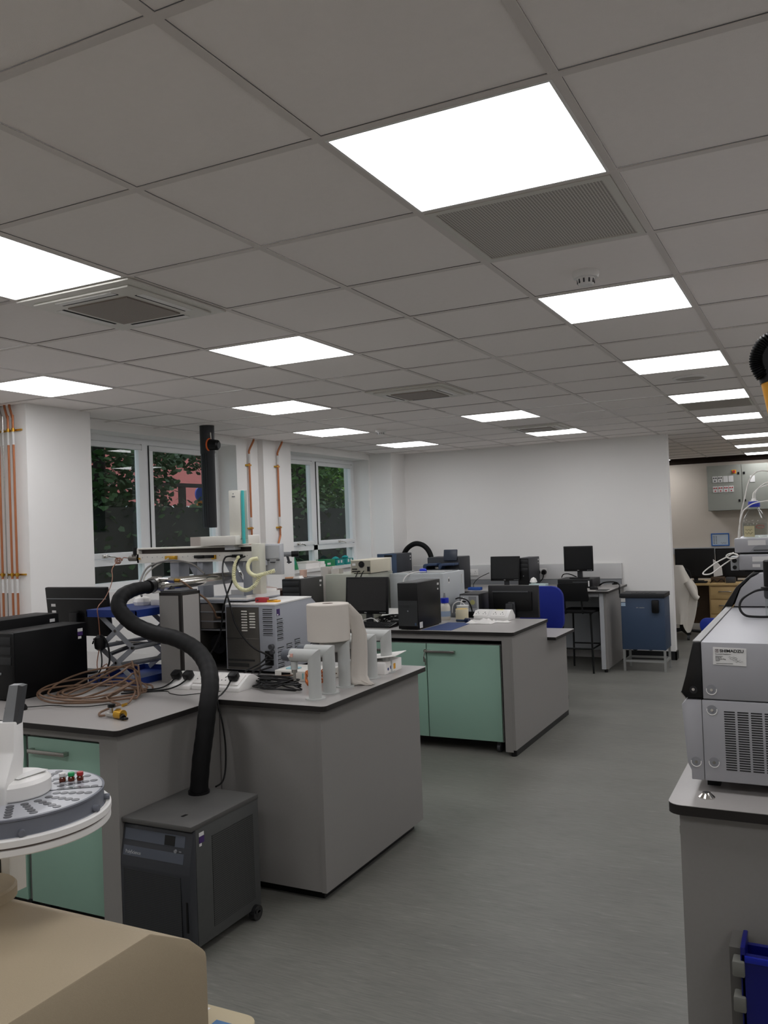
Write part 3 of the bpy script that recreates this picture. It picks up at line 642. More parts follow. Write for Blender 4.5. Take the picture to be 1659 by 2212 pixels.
tw = P('needle_tower', G().box(-3.095, -3.012, 4.105, 4.17, 1.66, 1.945, .004), mat('tower_cream', 'd9d7cd', .4), t)
P('teal_stripe', G().box(-3.005, -2.992, 4.105, 4.118, 1.632, 1.942), mat('teal_trim', '3fb8b8', .4), tw)
P('tower_window', G().box(-3.011, -2.985, 4.12, 4.135, 1.632, 1.942), glass('clear_guard', 'dfe9e6', .02), tw)
P('marking', G().cyl((-3.06, 4.1035, 1.925), (-3.06, 4.1052, 1.925), .003, n=8).box(-3.07, -3.047, 4.1035, 4.1052, 1.905, 1.912), mgrey, tw)
for x0, x1, zb in ((-3.60, -3.53, 1.30), (-3.39, -3.345, 1.30), (-3.05, -2.965, 1.322)):
    P('support_leg', G().box(x0, x1, 4.16, 4.26, zb, 1.53, .004), bluegrey, t)
for xa, xb in ((-3.50, -3.46), (-3.22, -3.18), (-3.13, -3.09)):
    P('brace', G().prism([(xa, 1.53), (xa+.06, 1.53), (xb+.10, 1.40), (xb+.04, 1.40)], 'y', 4.2, 4.215), bluegrey, t)
solo('instrument_box', 'grey instrument box under the left part of the sampler rail', 'lab instrument', G().box(-3.60, -3.325, 4.06, 4.44, .9, 1.30, .005), bluegrey)
# regulator and copper spring on rail end
t = T('pressure_regulator', 'small brass regulator with black cap on the left rail end', 'regulator', (-3.87, 4.15, 1.54))
P('body', G().cyl((-3.915, 4.15, 1.558), (-3.846, 4.15, 1.558), .017).cyl((-3.88, 4.15, 1.545), (-3.88, 4.15, 1.585), .014), alu, t)
P('cap', G().cyl((-3.868, 4.15, 1.58), (-3.868, 4.15, 1.628), .015, .013), black, t)
P('fitting', G().cyl((-3.846, 4.15, 1.558), (-3.815, 4.13, 1.556), .006), brass, t)
g = G(); pts = [(-3.915, 4.14, 1.561), (-3.94, 4.12, 1.566)]
for k in range(25): a = k*.8; pts.append((-3.95+.018*math.cos(a), 4.10-.0012*k, 1.548+.018*math.sin(a)))
pts += [(-3.94, 4.02, 1.50), (-3.84, 3.92, 1.46), (-3.74, 3.80, 1.41), (-3.61, 3.62, 1.355), (-3.545, 3.50, 1.315), (-3.53, 3.49, 1.25), (-3.515, 3.48, 1.13), (-3.52, 3.46, 1.03), (-3.49, 3.44, .99), (-3.45, 3.46, 1.02), (-3.47, 3.49, .96), (-3.40, 3.45, .91)]
solo('copper_line', 'thin copper tube with a small coil hanging at the left rail end', 'tube', g.tube(pts, .0026, 6, 3), mat('aged_copper', '8a5a42', .45, .5))
# steel cylinder + flange assembly
t = T('steel_column', 'polished steel tube with clamp fittings under the sampler rail', 'tube', (-3.3, 3.9, 1.38))
P('tube', G().cyl((-3.36, 3.80, 1.420), (-3.155, 4.27, 1.430), .034, n=32), chrome, t)
P('flange', G().cyl((-3.375, 3.755, 1.42), (-3.36, 3.80, 1.42), .048).cyl((-3.385, 3.73, 1.42), (-3.375, 3.755, 1.42), .03), steel, t)
for a in range(6): P('flange_bolt', G().cyl((-3.381+.038*math.cos(a*PI/3), 3.742, 1.42+.038*math.sin(a*PI/3)), (-3.36+.038*math.cos(a*PI/3), 3.80, 1.42+.038*math.sin(a*PI/3)), .005, n=8), chrome, t)
P('side_fitting', G().cyl((-3.36, 3.77, 1.45), (-3.26, 3.76, 1.447), .012).cyl((-3.26, 3.76, 1.447), (-3.21, 3.755, 1.445), .017, n=6), steel, t)
P('brass_nut', G().cyl((-3.21, 3.755, 1.445), (-3.18, 3.752, 1.443), .011, n=6), brass, t)
P('support_bracket', G().box(-3.345, -3.31, 3.83, 3.86, 1.387, 1.41).box(-3.24, -3.10, 3.66, 3.80, 1.387, 1.395), dgrey, t)
t = T('hose_adapter_cap', 'clear ribbed end fitting between black hose and steel flange', 'fitting', (-3.35, 3.70, 1.40))
P('ring', G().cyl((-3.325, 3.655, 1.416), (-3.352, 3.715, 1.420), .038, n=28), black, t); P('clamp', G().cyl((-3.352, 3.715, 1.42), (-3.36, 3.74, 1.42), .042, .046, n=28), steel, t)
# leads
def lead(name, label, pts, r, m, cat='cable', grp=None, n=8): return solo(name, label, cat, G().tube(pts, r, n), m, grp)
lead('sampler_cable', 'black lead looping from the rail to the louvred instrument', [(-3.08, 4.118, 1.559), (-3.12, 4.09, 1.555), (-3.112, 4.05, 1.502), (-3.07, 4.0, 1.423), (-3.013, 3.96, 1.333), (-2.981, 3.95, 1.254), (-2.961, 3.95, 1.189), (-2.909, 3.95, 1.113), (-2.836, 3.95, 1.052), (-2.77, 3.96, 1.022), (-2.745, 3.985, .995)], .005, black)
lead('sampler_cable', 'black lead dropping from the rail end past the cream coil', [(-3.0, 4.118, 1.558), (-3.012, 4.07, 1.535), (-3.018, 4.02, 1.436), (-3.034, 3.98, 1.346), (-3.06, 3.97, 1.256), (-3.10, 3.99, 1.12), (-3.15, 3.95, 1.0), (-3.2, 3.88, .91)], .005, black)
lead('grey_tube', 'grey tube arching beneath the sampler rail', [(-3.43, 3.72, 1.36), (-3.48, 3.76, 1.391), (-3.549, 3.85, 1.45), (-3.584, 3.95, 1.512), (-3.538, 4.03, 1.540), (-3.457, 4.06, 1.543), (-3.353, 4.08, 1.517), (-3.27, 4.08, 1.461)], .006, mat('tube_grey', '6d6a66', .5), 'tube')
lead('grey_tube', 'pale thin hose from the rail to the flange', [(-3.57, 4.118, 1.556), (-3.60, 4.0, 1.50), (-3.53, 3.85, 1.45), (-3.45, 3.80, 1.42), (-3.385, 3.76, 1.452)], .005, mat('tube_pale', '9b9890', .5), 'tube')
lead('brown_tube', 'brown tube curling from the brass nut down behind the riser', [(-3.18, 3.752, 1.443), (-3.155, 3.76, 1.43), (-3.125, 3.80, 1.387), (-3.07, 3.84, 1.331), (-3.068, 3.9, 1.264), (-3.10, 3.96, 1.22), (-3.12, 4.02, 1.21)], .006, brownt, 'tube')
def coiled(pts, r, R, turns):
    P_ = [Vector(p) for p in pts]; out = []; n = turns*10; L = len(P_)-1
    for i in range(n+1):
        f = i/n*L; k = min(int(f), L-1); u = f-k
        a, b_, c, d = P_[max(k-1, 0)], P_[k], P_[k+1], P_[min(k+2, L)]
        p = .5*((2*b_)+(c-a)*u+(2*a-5*b_+4*c-d)*u*u+(3*b_-a-3*c+d)*u**3)
        tg = ((c-a)*.5*(1-u)+(d-b_)*.5*u).normalized(); s_ = tg.cross(Vector((0, 1, .2))).normalized(); w = tg.cross(s_)
        th = i*2*PI/10; out.append(p+s_*R*math.cos(th)+w*R*math.sin(th))
    return out
solo('coiled_lead', 'cream coiled lead hanging in a loop from the sampler rail end', 'cable', G().tube(coiled([(-2.885, 4.08, 1.545), (-2.915, 4.06, 1.54), (-2.925, 4.04, 1.51), (-2.905, 4.02, 1.475), (-2.86, 4.01, 1.452), (-2.82, 4.03, 1.457), (-2.80, 4.12, 1.472)], 0, .0085, 44), .0034, 6, 1, smooth=False), cream, 'cream coiled leads')
solo('coiled_lead', 'lower cream coiled lead sagging over the pale tray', 'cable', G().tube(coiled([(-3.04, 4.11, 1.555), (-3.02, 4.04, 1.50), (-2.995, 4.0, 1.43), (-2.955, 3.99, 1.385), (-2.90, 3.99, 1.372), (-2.852, 4.0, 1.400), (-2.85, 4.05, 1.45)], 0, .0085, 44), .0034, 6, 1, smooth=False), cream, 'cream coiled leads')
# lab jack
def jack():
    t = T('lab_jack', 'large blue scissor lab jack standing raised on the near bench', 'lab jack', (-3.47, 3.76, .9))
    x0, x1, y0, y1 = -3.65, -3.29, 3.52, 3.96
    P('top_plate', G().box(x0, x1, y0, y1, 1.296, 1.302).box(x0, x1, y0, y0+.006, 1.262, 1.296).box(x0, x1, y1-.006, y1, 1.262, 1.296).box(x0, x0+.006, y0, y1, 1.262, 1.296).box(x1-.006, x1, y0, y1, 1.262, 1.296), blue, t)
    P('base_plate', G().box(x0, x1, y0, y1, .9, .906).box(x0, x1, y0, y0+.006, .906, .936).box(x0, x1, y1-.006, y1, .906, .936).box(x0, x0+.006, y0, y1, .906, .936).box(x1-.006, x1, y0, y1, .906, .936), blue, t)
    armm = mat('jack_grey', '8f9297', .45)
    zt, zm, zb = 1.275, 1.095, .925
    for yy in (y0+.03, y1-.03):
        for k, (xa, xb) in enumerate(((x0+.06, x0+.30), )):
            for j, (a, b_, c, d) in enumerate(((xa, zt, xb, zm), (xb, zt, xa, zm), (xa, zm, xb, zb), (xb, zm, xa, zb))):
                dv = Vector((c-a, 0, d-b_)); n_ = Vector((-dv.z, 0, dv.x)).normalized()*.014
                pts = [(a+n_.x, b_+n_.z), (c+n_.x, d+n_.z), (c-n_.x, d-n_.z), (a-n_.x, b_-n_.z)]
                P('scissor_arm', G().prism(pts, 'y', yy+.006*(j % 2), yy+.006*(j % 2)+.005), armm, t)
            for px, pz in ((xa, zm), (xb, zm), ((xa+xb)/2, (zt+zm)/2), ((xa+xb)/2, (zb+zm)/2)):
                P('pivot', G().cyl((px, yy-.006, pz), (px, yy+.014, pz), .008, n=12), steel, t)
    for px in (x0+.06, x0+.30): P('cross_bar', G().cyl((px, y0+.035, zm), (px, y1-.035, zm), .012), mgrey, t)
    P('lead_screw', G().cyl((x0+.0, (y0+y1)/2, zm), (x1-.02, (y0+y1)/2, zm), .007), steel, t)
    return t
jack()
solo('tissue_wad', 'crumpled white tissue on the blue jack top', 'tissue', G().lathe((-3.50, 3.80, 1.3025), [(.045, 0), (.055, .02), (.045, .04), (.02, .05), (.001, .048)], 9), paper)
solo('small_carton', 'small white carton on the right of the jack top', 'box', G().box(-3.42, -3.33, 3.78, 3.86, 1.3025, 1.335, .003), paper)
lead('jack_hose', 'black tube running under the raised jack plate', [(-3.66, 3.70, 1.03), (-3.55, 3.75, 1.07), (-3.42, 3.80, 1.09), (-3.30, 3.86, 1.13)], .012, dgrey, 'tube')
lead('jack_hose', 'thick grey tube low inside the jack', [(-3.60, 3.66, .97), (-3.50, 3.72, .985), (-3.40, 3.80, 1.0), (-3.30, 3.90, 1.03)], .014, mgrey, 'tube')
lead('looped_cable', 'black cable looping behind the near tower', [(-3.60, 3.52, 1.14), (-3.52, 3.50, 1.16), (-3.47, 3.49, 1.12), (-3.455, 3.485, 1.03), (-3.48, 3.47, .96), (-3.50, 3.46, .92), (-3.44, 3.44, .907)], .005, black)
lead('looped_cable', 'thin black cable hanging in front of the jack', [(-3.58, 3.49, 1.12), (-3.55, 3.48, 1.14), (-3.50, 3.47, 1.08), (-3.49, 3.46, 1.0), (-3.53, 3.46, .94), (-3.47, 3.43, .908)], .004, black)
solo('cable_clamp', 'round black plug lump hanging beside the jack', 'plug', G().lathe((-3.525, 3.49, 1.085), [(.012, 0), (.028, .012), (.032, .04), (.028, .07), (.01, .085)], 16), black)
solo('paper_sheet', 'white paper sheets lying behind the near tower', 'paper', G().box(-3.80, -3.62, 3.62, 3.98, .9005, .904), paper)
# hose
HP = [(-2.545, 3.085, .545), (-2.530, 3.09, .684), (-2.520, 3.11, .805), (-2.522, 3.14, .924), (-2.553, 3.20, .997), (-2.625, 3.28, 1.056), (-2.718, 3.345, 1.108), (-2.809, 3.375, 1.149), (-2.933, 3.40, 1.18), (-3.071, 3.42, 1.197), (-3.204, 3.43, 1.232), (-3.288, 3.43, 1.284), (-3.330, 3.435, 1.336), (-3.340, 3.48, 1.385), (-3.338, 3.57, 1.41), (-3.325, 3.655, 1.416)]
t = T('cooling_hose', 'thick black insulated hose rising from the chiller in an S-curve', 'hose', (-2.545, 3.085, .545))
P('sleeve', G().tube(HP, .041, 20, 8, rf=lambda f, i: (1 if f < .86 else 1-.18*min(1, (f-.86)/.12))*(1+.02*math.sin(i*1.7))), rubber, t)
P('collar', G().cyl((-2.545, 3.085, .532), (-2.544, 3.085, .547), .048), black, t)
# coil of brown tubing
pts = []
random.seed(3)
NT = 7
for k in range(NT*16):
    a = k*2*PI/16 + .6; q = k/(NT*16); turn = k//16
    lo = (.225, .15, .25, .19, .235, .165, .21, .18)[turn]+.012*math.sin(k*.37)
    tl = (.05, .22, .10, .42, .06, .55, .3, .34)[turn]; td = (.3, 1.2, 2.2, 1.0, 4.0, .7, 1.5, .9)[turn]
    cx, cy = -3.285+.03*math.sin(turn*1.9), 3.225+.05*math.cos(turn*2.3)
    dx, dy = lo*1.12*math.cos(a), lo*.95*math.sin(a)
    z = .907+.004*turn+tl*max(0, (dx*math.cos(td)+dy*math.sin(td))+.6*lo)*.9
    pts.append((cx+dx, cy+dy, z))
pts += [(-3.10, 3.10, .93), (-2.95, 3.03, .92), (-2.90, 2.96, .93), (-2.925, 2.89, .915), (-2.90, 2.855, .907), (-2.855, 2.855, .912)]
solo('brown_tubing_coil', 'loose coil of brown tubing on the near bench', 'tube', G().tube(pts, .0052, 8, 3), brownt)
lead('brown_tube_end', 'short brown tube end with brass nut beside the coil', [(-3.12, 3.30, .93), (-3.03, 3.22, .935), (-2.97, 3.12, .915), (-2.965, 3.085, .907)], .0048, brownt, 'tube')
t = T('regulator_valve', 'brass and steel valve with black knobs on the bench edge', 'valve', (-2.81, 2.86, .9))
P('body', G().cyl((-2.86, 2.86, .914), (-2.80, 2.855, .914), .011).cyl((-2.83, 2.858, .91), (-2.83, 2.858, .948), .009), steel, t)
P('knob', G().cyl((-2.83, 2.858, .948), (-2.83, 2.858, .962), .017, n=8), black, t)
P('brass_body', G().cyl((-2.80, 2.855, .921), (-2.755, 2.85, .921), .021, n=12).cyl((-2.785, 2.853, .94), (-2.785, 2.853, .945), .01), brass, t)
P('lever', G().cyl((-2.757, 2.845, .917), (-2.74, 2.835, .912), .012).box(-2.755, -2.715, 2.825, 2.84, .905, .915, .003), black, t)
solo('brass_nut', 'loose brass nut on the end of a brown tube', 'fitting', G().cyl((-2.965, 3.09, .9075), (-2.962, 3.06, .907), .007, n=6), brass)
t = T('computer_mouse', 'black mouse lying before the near tower', 'mouse', (-3.425, 2.85, .9))
P('shell', G().lathe((0, 0, 0), [(.03, 0), (.031, .012), (.026, .026), (.014, .034), (.001, .036)], 18).xf(Matrix.Translation((-3.425, 2.85, .9)) @ Matrix.Rotation(.4, 4, 'Z') @ Matrix.Diagonal((1.75, 1, 1, 1))), black, t)
P('cord', G().tube([(-3.38, 2.87, .912), (-3.29, 2.95, .91), (-3.22, 2.97, .905), (-3.12, 3.0, .905), (-3.06, 3.08, .905)], .0022, 6), black, t)
# bench socket trunking
prof = [(3.517, .9), (3.517, .92), (3.527, .925), (3.612, .972), (3.645, .972), (3.722, .93), (3.722, .9)]
t = T('bench_trunking', 'white sloped bench socket trunking in front of the grey riser', 'trunking', (-2.85, 3.6, .9))
prf2 = [(3.50, .9), (3.50, .92), (3.512, .925), (3.597, .972), (3.628, .972), (3.634, .93), (3.634, .9)]
P('housing', G().prism(prf2, 'x', -3.075, -2.93, .002).prism(prof, 'x', -2.929, -2.63, .002), white, t)
def on_slope(xc, f): return Vector((xc, 3.527+.085*f, .925+.047*f))
sn = Vector((0, -.047, .085)).normalized()
for xc in (-2.87, -2.715):
    M = Matrix.Translation(on_slope(xc, .5)+sn*.002) @ Matrix.Rotation(math.atan2(.047, .085), 4, 'X')
    p = P('socket_plate', G().box(-.07, .07, -.042, .042, -.002, .004, .002).xf(M), paper, t)
    for s_ in (-.036, .036): P('socket_pins', G().box(s_-.003, s_+.003, .008, .02, .0035, .0048).box(s_-.015, s_-.009, -.014, -.008, .0035, .0048).box(s_+.009, s_+.015, -.014, -.008, .0035, .0048).xf(M), dgrey, p)
def plug(label, xc, y, z, cordpts, up=.5):
    t = T('mains_plug', label, 'plug', (xc, y, z), 'plugs in the bench trunking')
    M = Matrix.Translation((xc, y, z)) @ Matrix.Rotation(math.atan2(.047, .085), 4, 'X')
    P('body', G().prism([(-.022, -.022), (.022, -.022), (.026, 0), (.022, .022), (-.022, .022), (-.026, 0)], 'z', .0, .034, .004).xf(M), black, t)
    P('cord', G().tube(cordpts, .0042, 8), black, t); return t
q = on_slope(-3.045, .45)+sn*.004
plug('left black plug in the bench socket trunking, behind the hose', -3.042, 3.548, .953, [(-3.045, 3.53, .95), (-3.06, 3.50, .925), (-3.09, 3.46, .908), (-3.16, 3.40, .905), (-3.24, 3.36, .905)])
plug('second black plug in the bench socket trunking, left of the hose', -2.965, 3.548, .953, [(-2.965, 3.53, .95), (-2.985, 3.49, .925), (-3.03, 3.44, .908), (-3.12, 3.37, .905), (-3.20, 3.30, .905)])
plug('black plug right of the hose, its cord hanging down the bench', -2.685, 3.562, .958, [(-2.69, 3.535, .953), (-2.665, 3.47, .93), (-2.645, 3.40, .912), (-2.625, 3.345, .908), (-2.612, 3.328, .88), (-2.585, 3.325, .78), (-2.57, 3.32, .68), (-2.56, 3.30, .58), (-2.55, 3.26, .535), (-2.54, 3.20, .531)])
lead('thermocouple_wire', 'thin black wire with yellow joint crossing the bench before the trunking', [(-3.15, 3.33, .904), (-3.02, 3.42, .904), (-2.95, 3.38, .904), (-2.86, 3.36, .904), (-2.80, 3.42, .904), (-2.73, 3.50, .904)], .0022, black)
# cable heap right of trunking
random.seed(11)
for k in range(5):
    pts = []; cx, cy = -2.46-.035*k, 3.63+.03*k
    for j in range(15):
        a = j*.95+k; pts.append((cx+(.05+.07*random.random())*math.cos(a)*1.4, cy+(.03+.06*random.random())*math.sin(a), .906+.004*k+.02*random.random()))
    lead('power_cable', ['front', 'second', 'middle', 'fourth', 'rear'][k]+' loop of tangled black cable before the louvred instrument', pts, .0038, black, grp='tangled black cables')
for k in range(3):
    lead('mains_lead', ['upper', 'middle', 'lower'][k]+' black lead from the instrument power inlet to the cable tangle', [(-2.78+.012*k, 4.0, 1.005-.03*k), (-2.80, 3.95, .97-.02*k), (-2.84+.05*k, 3.86, .935), (-2.72+.03*k, 3.72-.02*k, .912), (-2.58, 3.64+.02*k, .915)], .005, black)
pts = []
for j in range(60):
    a = j*.85; pts.append((-2.345+.055*math.cos(a)+.01*random.random(), 3.78+.05*math.sin(a)+.01*random.random(), .906+.075*random.random()))
solo('copper_tubing_coil', 'tangle of bright copper tubing behind the grey adapters', 'tube', G().tube(pts, .003, 6, 3), mat('bright_copper', 'd0763f', .35, .5))
lead('orange_tube', 'long thin copper-brown tube lying across in front of the oven', [(-2.98, 3.86, .92), (-2.80, 3.80, .925), (-2.62, 3.82, .93), (-2.45, 3.90, .935), (-2.33, 3.98, .93)], .0035, brownt, 'tube')
t = T('power_supply_box', 'low white box with dark panel and teal marks before the oven', 'box', (-2.5, 3.88, .9))
P('case', G().box(-2.645, -2.35, 3.86, 4.06, .9, .955, .004), offw, t); P('dark_panel', G().box(-2.60, -2.545, 3.857, 3.86, .912, .945), black, t); P('marking', G().box(-2.47, -2.463, 3.857, 3.86, .915, .945).box(-2.452, -2.446, 3.857, 3.86, .91, .945), mat('teal_mark', '8fc0bf', .5), t)
solo('tape_strip', 'crumpled pale blue tape on the low white box', 'tape', G().box(-2.60, -2.53, 3.90, 3.95, .955, .962, .002), mat('blue_tape', '9cc6d0', .6))
# grey pipe adapters
GR = 'grey elbow pipe adapters in a row on the bench corner'
pipe_m = mat('adapter_grey', 'b9bbb8', .5, var=.03)
x, y = -2.163, 3.487
ad = T('pipe_adapter', 'x', 'pipe adapter', (x, y, .9), GR)
g = G(); n = 24
ringb, ringt = [], []
for i in range(n):
    a = 2*PI*i/n; px, py = .031*math.cos(a), .031*math.sin(a)
    ringb.append(g.b.verts.new((x+px, y+py, .905))); ringt.append(g.b.verts.new((x+px, y+py, 1.103+px)))
for i in range(n): g.b.faces.new((ringb[i], ringb[(i+1) % n], ringt[(i+1) % n], ringt[i]))
g.b.faces.new(ringt); P('standpipe', g, pipe_m, ad)
g = G(); ra, rb = [], []
for i in range(n):
    a = 2*PI*i/n; py, pz = .031*math.cos(a), .031*math.sin(a)
    ra.append(g.b.verts.new((x+pz, y+py, 1.103+pz))); rb.append(g.b.verts.new((x-.125, y+py, 1.103+pz)))
for i in range(n): g.b.faces.new((ra[i], ra[(i+1) % n], rb[(i+1) % n], rb[i]))
g.b.faces.new(rb[::-1]); ar = P('side_arm', g, pipe_m, ad)
P('end_cap', G().cyl((x-.125, y, 1.103), (x-.168, y, 1.103), .029, n=24), mat('cap_slate', '54585f', .5), ar, 'dark slate end cap')
P('sticker', G().box(x-.112, x-.098, y-.034, y-.026, 1.098, 1.114), mat('pink_sticker', 'd9a79a', .6), ar)
P('set_screw', G().cyl((x-.118, y-.040, 1.103), (x-.118, y-.028, 1.103), .006, n=8), white, ar)
P('flange', G().cyl((x, y, .9), (x, y, .906), .048, n=32), pipe_m, ad)
AD = [(-2.163, 3.487, 'grey elbow adapter at the bench corner, nearest and first in the row'), (-2.170, 3.633, 'second grey elbow adapter from the corner, left of the paper roll'), (-2.180, 3.800, 'third grey elbow adapter, directly beneath the paper roll'),
      (-2.164, 3.927, 'fourth grey elbow adapter, just behind the hanging paper tail'), (-2.160, 4.055, 'fifth grey elbow adapter, second from the far end'), (-2.164, 4.242, 'farthest grey elbow adapter in the row, with open bracket end')]
for k, (x_, y_, l) in enumerate(AD):
    if k == 0: ad['label'] = l
    else: dup(ad, (x_, y_, .9), l)
t = T('adapter_nozzle', 'small steel hose nozzle hanging under the nearest adapter arm', 'fitting', (-2.285, 3.487, 1.03))
P('collar', G().cyl((-2.275, 3.487, 1.073), (-2.275, 3.487, 1.035), .017), pipe_m, t); P('spigot', G().cyl((-2.275, 3.487, 1.035), (-2.275, 3.487, 1.02), .014).cyl((-2.275, 3.487, 1.02), (-2.275, 3.487, .985), .007), steel, t)
# blue roll
t = T('paper_roll', 'large white paper towel roll balanced on the grey adapters', 'paper roll', (-2.252, 3.78, 1.135))
C = (-2.252, 3.78)
P('roll', G().lathe((C[0], C[1], 0), [(.028, 1.137), (.106, 1.135), (.109, 1.139), (.109, 1.317), (.106, 1.321), (.028, 1.322)], 48), papert, t)
P('core_hole', G().cyl((C[0], C[1], 1.3212), (C[0], C[1], 1.3225), .0275, n=24), mat('core_brown', '5c4c44', .9), t)
g = G(); rows = []
for i, (px, py, pz) in enumerate([(-2.147, 3.80, 1.315), (-2.128, 3.835, 1.25), (-2.118, 3.855, 1.16), (-2.125, 3.86, 1.05), (-2.135, 3.86, .95), (-2.122, 3.855, .918), (-2.095, 3.85, .904)]):
    wv = .10
    rows.append([g.b.verts.new((px-.004+(.8*(j/8-.45)*(.03 if not i else .075+.006*i))+.002*math.sin(j*1.2+i), py+.46*(j/8-.45)*(.03 if not i else .075+.006*i), pz+(.004*math.sin(j+i)))) for j in range(9)])
for a, c in zip(rows, rows[1:]):
    for j in range(8): g.b.faces.new((a[j], a[j+1], c[j+1], c[j]))
ob = P('hanging_sheet', g, papert, t); md = ob.modifiers.new('solid', 'SOLIDIFY'); md.thickness = .0012
solo('fallen_tissue', 'white paper sheet lying folded at the foot of the adapters', 'paper', G().prism([(-2.25, .901), (-2.20, .955), (-2.13, .93), (-2.06, .903), (-2.13, .9015)], 'y', 3.86, 3.90), papert)
t = T('manual_box', 'flat white box with papers on top behind the last adapters', 'box', (-2.26, 4.28, .9))
P('carton', G().box(-2.37, -2.135, 4.16, 4.37, .9, .965, .003), paper, t)
P('print_spot', G().cyl((-2.135, 4.235, .93), (-2.134, 4.235, .93), .011).cyl((-2.135, 4.20, .925), (-2.134, 4.20, .925), .008), blue, t)
P('print_patch', G().box(-2.1352, -2.1342, 4.265, 4.29, .915, .945), yellow, t)
t = T('document_sheets', 'printed paper sheets overhanging the flat white box', 'paper', (-2.25, 4.28, .965))
P('sheet', G().box(-2.39, -2.10, 4.15, 4.39, .9655, .969).xf(Matrix.Translation((-2.25, 4.28, .967)) @ Matrix.Rotation(-.12, 4, 'Y') @ Matrix.Rotation(.2, 4, 'Z') @ Matrix.Translation((2.25, -4.28, -.955))), paper, t)

# ------------------------------------------------------------------ chiller
t = T('recirculating_chiller', 'dark grey recirculating chiller on castors in the bench notch', 'chiller', (-2.45, 2.93, 0))
cx0, cx1, cy0, cy1, cz0, cz1 = -2.647, -2.285, 2.705, 3.17, .045, .535
chm = mat('chiller_grey', '4a4b4a', .5, var=.08, scale=25); chd = mat('chiller_front', '303237', .5)
P('cabinet', G().box(cx0+.012, cx1, cy0+.035, cy1, cz0, cz1-.012, .003), chm, t)
P('lid', G().box(cx0, cx1+.003, cy0+.005, cy1, cz1-.022, cz1, .004), mat('chiller_lid', '504f4d', .5, var=.18, scale=9), t)
fr = P('front_panel', G().prism([(cy0-.004, cz0+.005), (cy0+.034, cz0+.005), (cy0+.034, cz1-.023), (cy0+.020, cz1-.03), (cy0-.006, cz1-.16), (cy0-.010, cz1-.19)], 'x', cx0, cx1, .003), chd, t)
def slope(z): return cy0+.020+(z-(cz1-.03))/(.13)*.026
for z0, z1, mm in ((cz1-.089, cz1-.045, mat('band_slate', '4b505a', .4)), (cz1-.150, cz1-.112, mat('band_slate', '4b505a', .4))):
    P('control_band', G().prism([(slope(z0)-.0015, z0), (slope(z1)-.0015, z1), (slope(z1)+.004, z1), (slope(z0)+.004, z0)], 'x', cx0+.012, cx1-.035), mm, fr)
z0, z1 = cz1-.087, cz1-.05
P('display', G().prism([(slope(z0)-.0025, z0), (slope(z1)-.0025, z1), (slope(z1), z1), (slope(z0), z0)], 'x', cx1-.138, cx1-.085), mat('display_black', '050507', .15), fr)
P('power_switch', G().cyl((cx1-.078, slope(cz1-.105)-.005, cz1-.105), (cx1-.078, slope(cz1-.105)+.001, cz1-.105), .007).box(cx1-.062, cx1-.05, slope(cz1-.105)-.001, slope(cz1-.105)+.001, cz1-.107, cz1-.103), mgrey, fr)
tx = text('logo', 'PolyScience', .021, (cx0+.025, slope(cz1-.139)-.0022, cz1-.141), '-y', fr, lgrey, xs=.82)
P('intake_grille', G().box(cx0+.02, cx1-.045, cy0-.0121, cy0-.004, cz0+.03, cz1-.20), perf('chiller_front_mesh', '35373a', '060607', .0072, .62, 'XZ'), fr)
P('door_slot', G().box(cx1-.022, cx1-.014, cy0-.0105, cy0-.003, .12, .24), black, fr)
P('side_grille', G().box(cx1-.001, cx1+.0015, cy0+.135, cy1-.045, .09, cz1-.075), perf('chiller_side_mesh', '4a4b4a', '0a0a0a', .0085, .66, 'YZ'), t)
P('asset_label', G().box(cx1, cx1+.0015, cy0+.055, cy0+.085, cz1-.055, cz1-.040), lab, t)
P('asset_label', G().box(cx1, cx1+.0014, cy0+.055, cy0+.087, cz1-.082, cz1-.055), purple, t)
P('asset_label', G().box(cx1, cx1+.0015, cy0+.055, cy0+.07, cz1-.094, cz1-.083), lab, t)
P('lid_slot', G().box(-2.41, -2.395, 2.80, 2.83, cz1-.0005, cz1+.0006), black, t)
for px, py in ((cx0+.05, cy0+.06), (cx1-.05, cy0+.06), (cx0+.05, cy1-.05), (cx1+.004, cy1-.05)):
    P('caster', G().cyl((px-.014, py, .032), (px+.014, py, .032), .032, n=24).cyl((px+.014, py, .032), (px+.018, py, .032), .02, .012).box(px-.018, px+.018, py-.02, py+.012, .035, .05), mat('caster_black', '1a1a1c', .25, spec=.8), t)

# ------------------------------------------------------------------ carousel autosampler and beige instrument
prof = [(.15, .721), (1.225, .721), (1.225, .945)]+[(1.225-.022+.022*math.cos(a), .948+.022*math.sin(a)) for a in (0, .5, .9)]+[(1.181, .998), (1.091, 1.047), (1.084, 1.05), (.15, 1.05)]
t = T('beige_instrument', 'large beige enamelled instrument housing filling the lower left foreground', 'lab instrument', (-1.5, .7, .72))
P('housing', G().prism(prof, 'x', -2.2, -1.005, .003), beige, t)
P('round_cap', G().lathe((-1.40, 1.065, 1.05), [(.07, 0), (.07, .018), (.066, .022), (.001, .022)], 40), beige, t)
t = P('tray_support', G().box(-1.20, -.975, 1.228, 1.315, .721, .772), beige, t)
t = T('beige_side_tray', 'beige tray with blue label beside the beige instrument at the bottom edge', 'tray', (-1.05, 1.27, .772))
P('tray', G().prism(rrect(-1.25, -.962, 1.228, 1.322, .03, '0010'), 'z', .772, .80, .003), mat('tray_beige', 'b8aa8a', .5), t)
P('label_strip', G().box(-1.035, -.985, 1.262, 1.283, .80, .8008), mat('label_blue', '3a6ea0', .5), t)
P('groove', G().box(-1.24, -.985, 1.238, 1.243, .80, .8006), black, t)
P('pale_label', G().box(-1.12, -1.07, 1.255, 1.31, .80, .8007), lab, t)
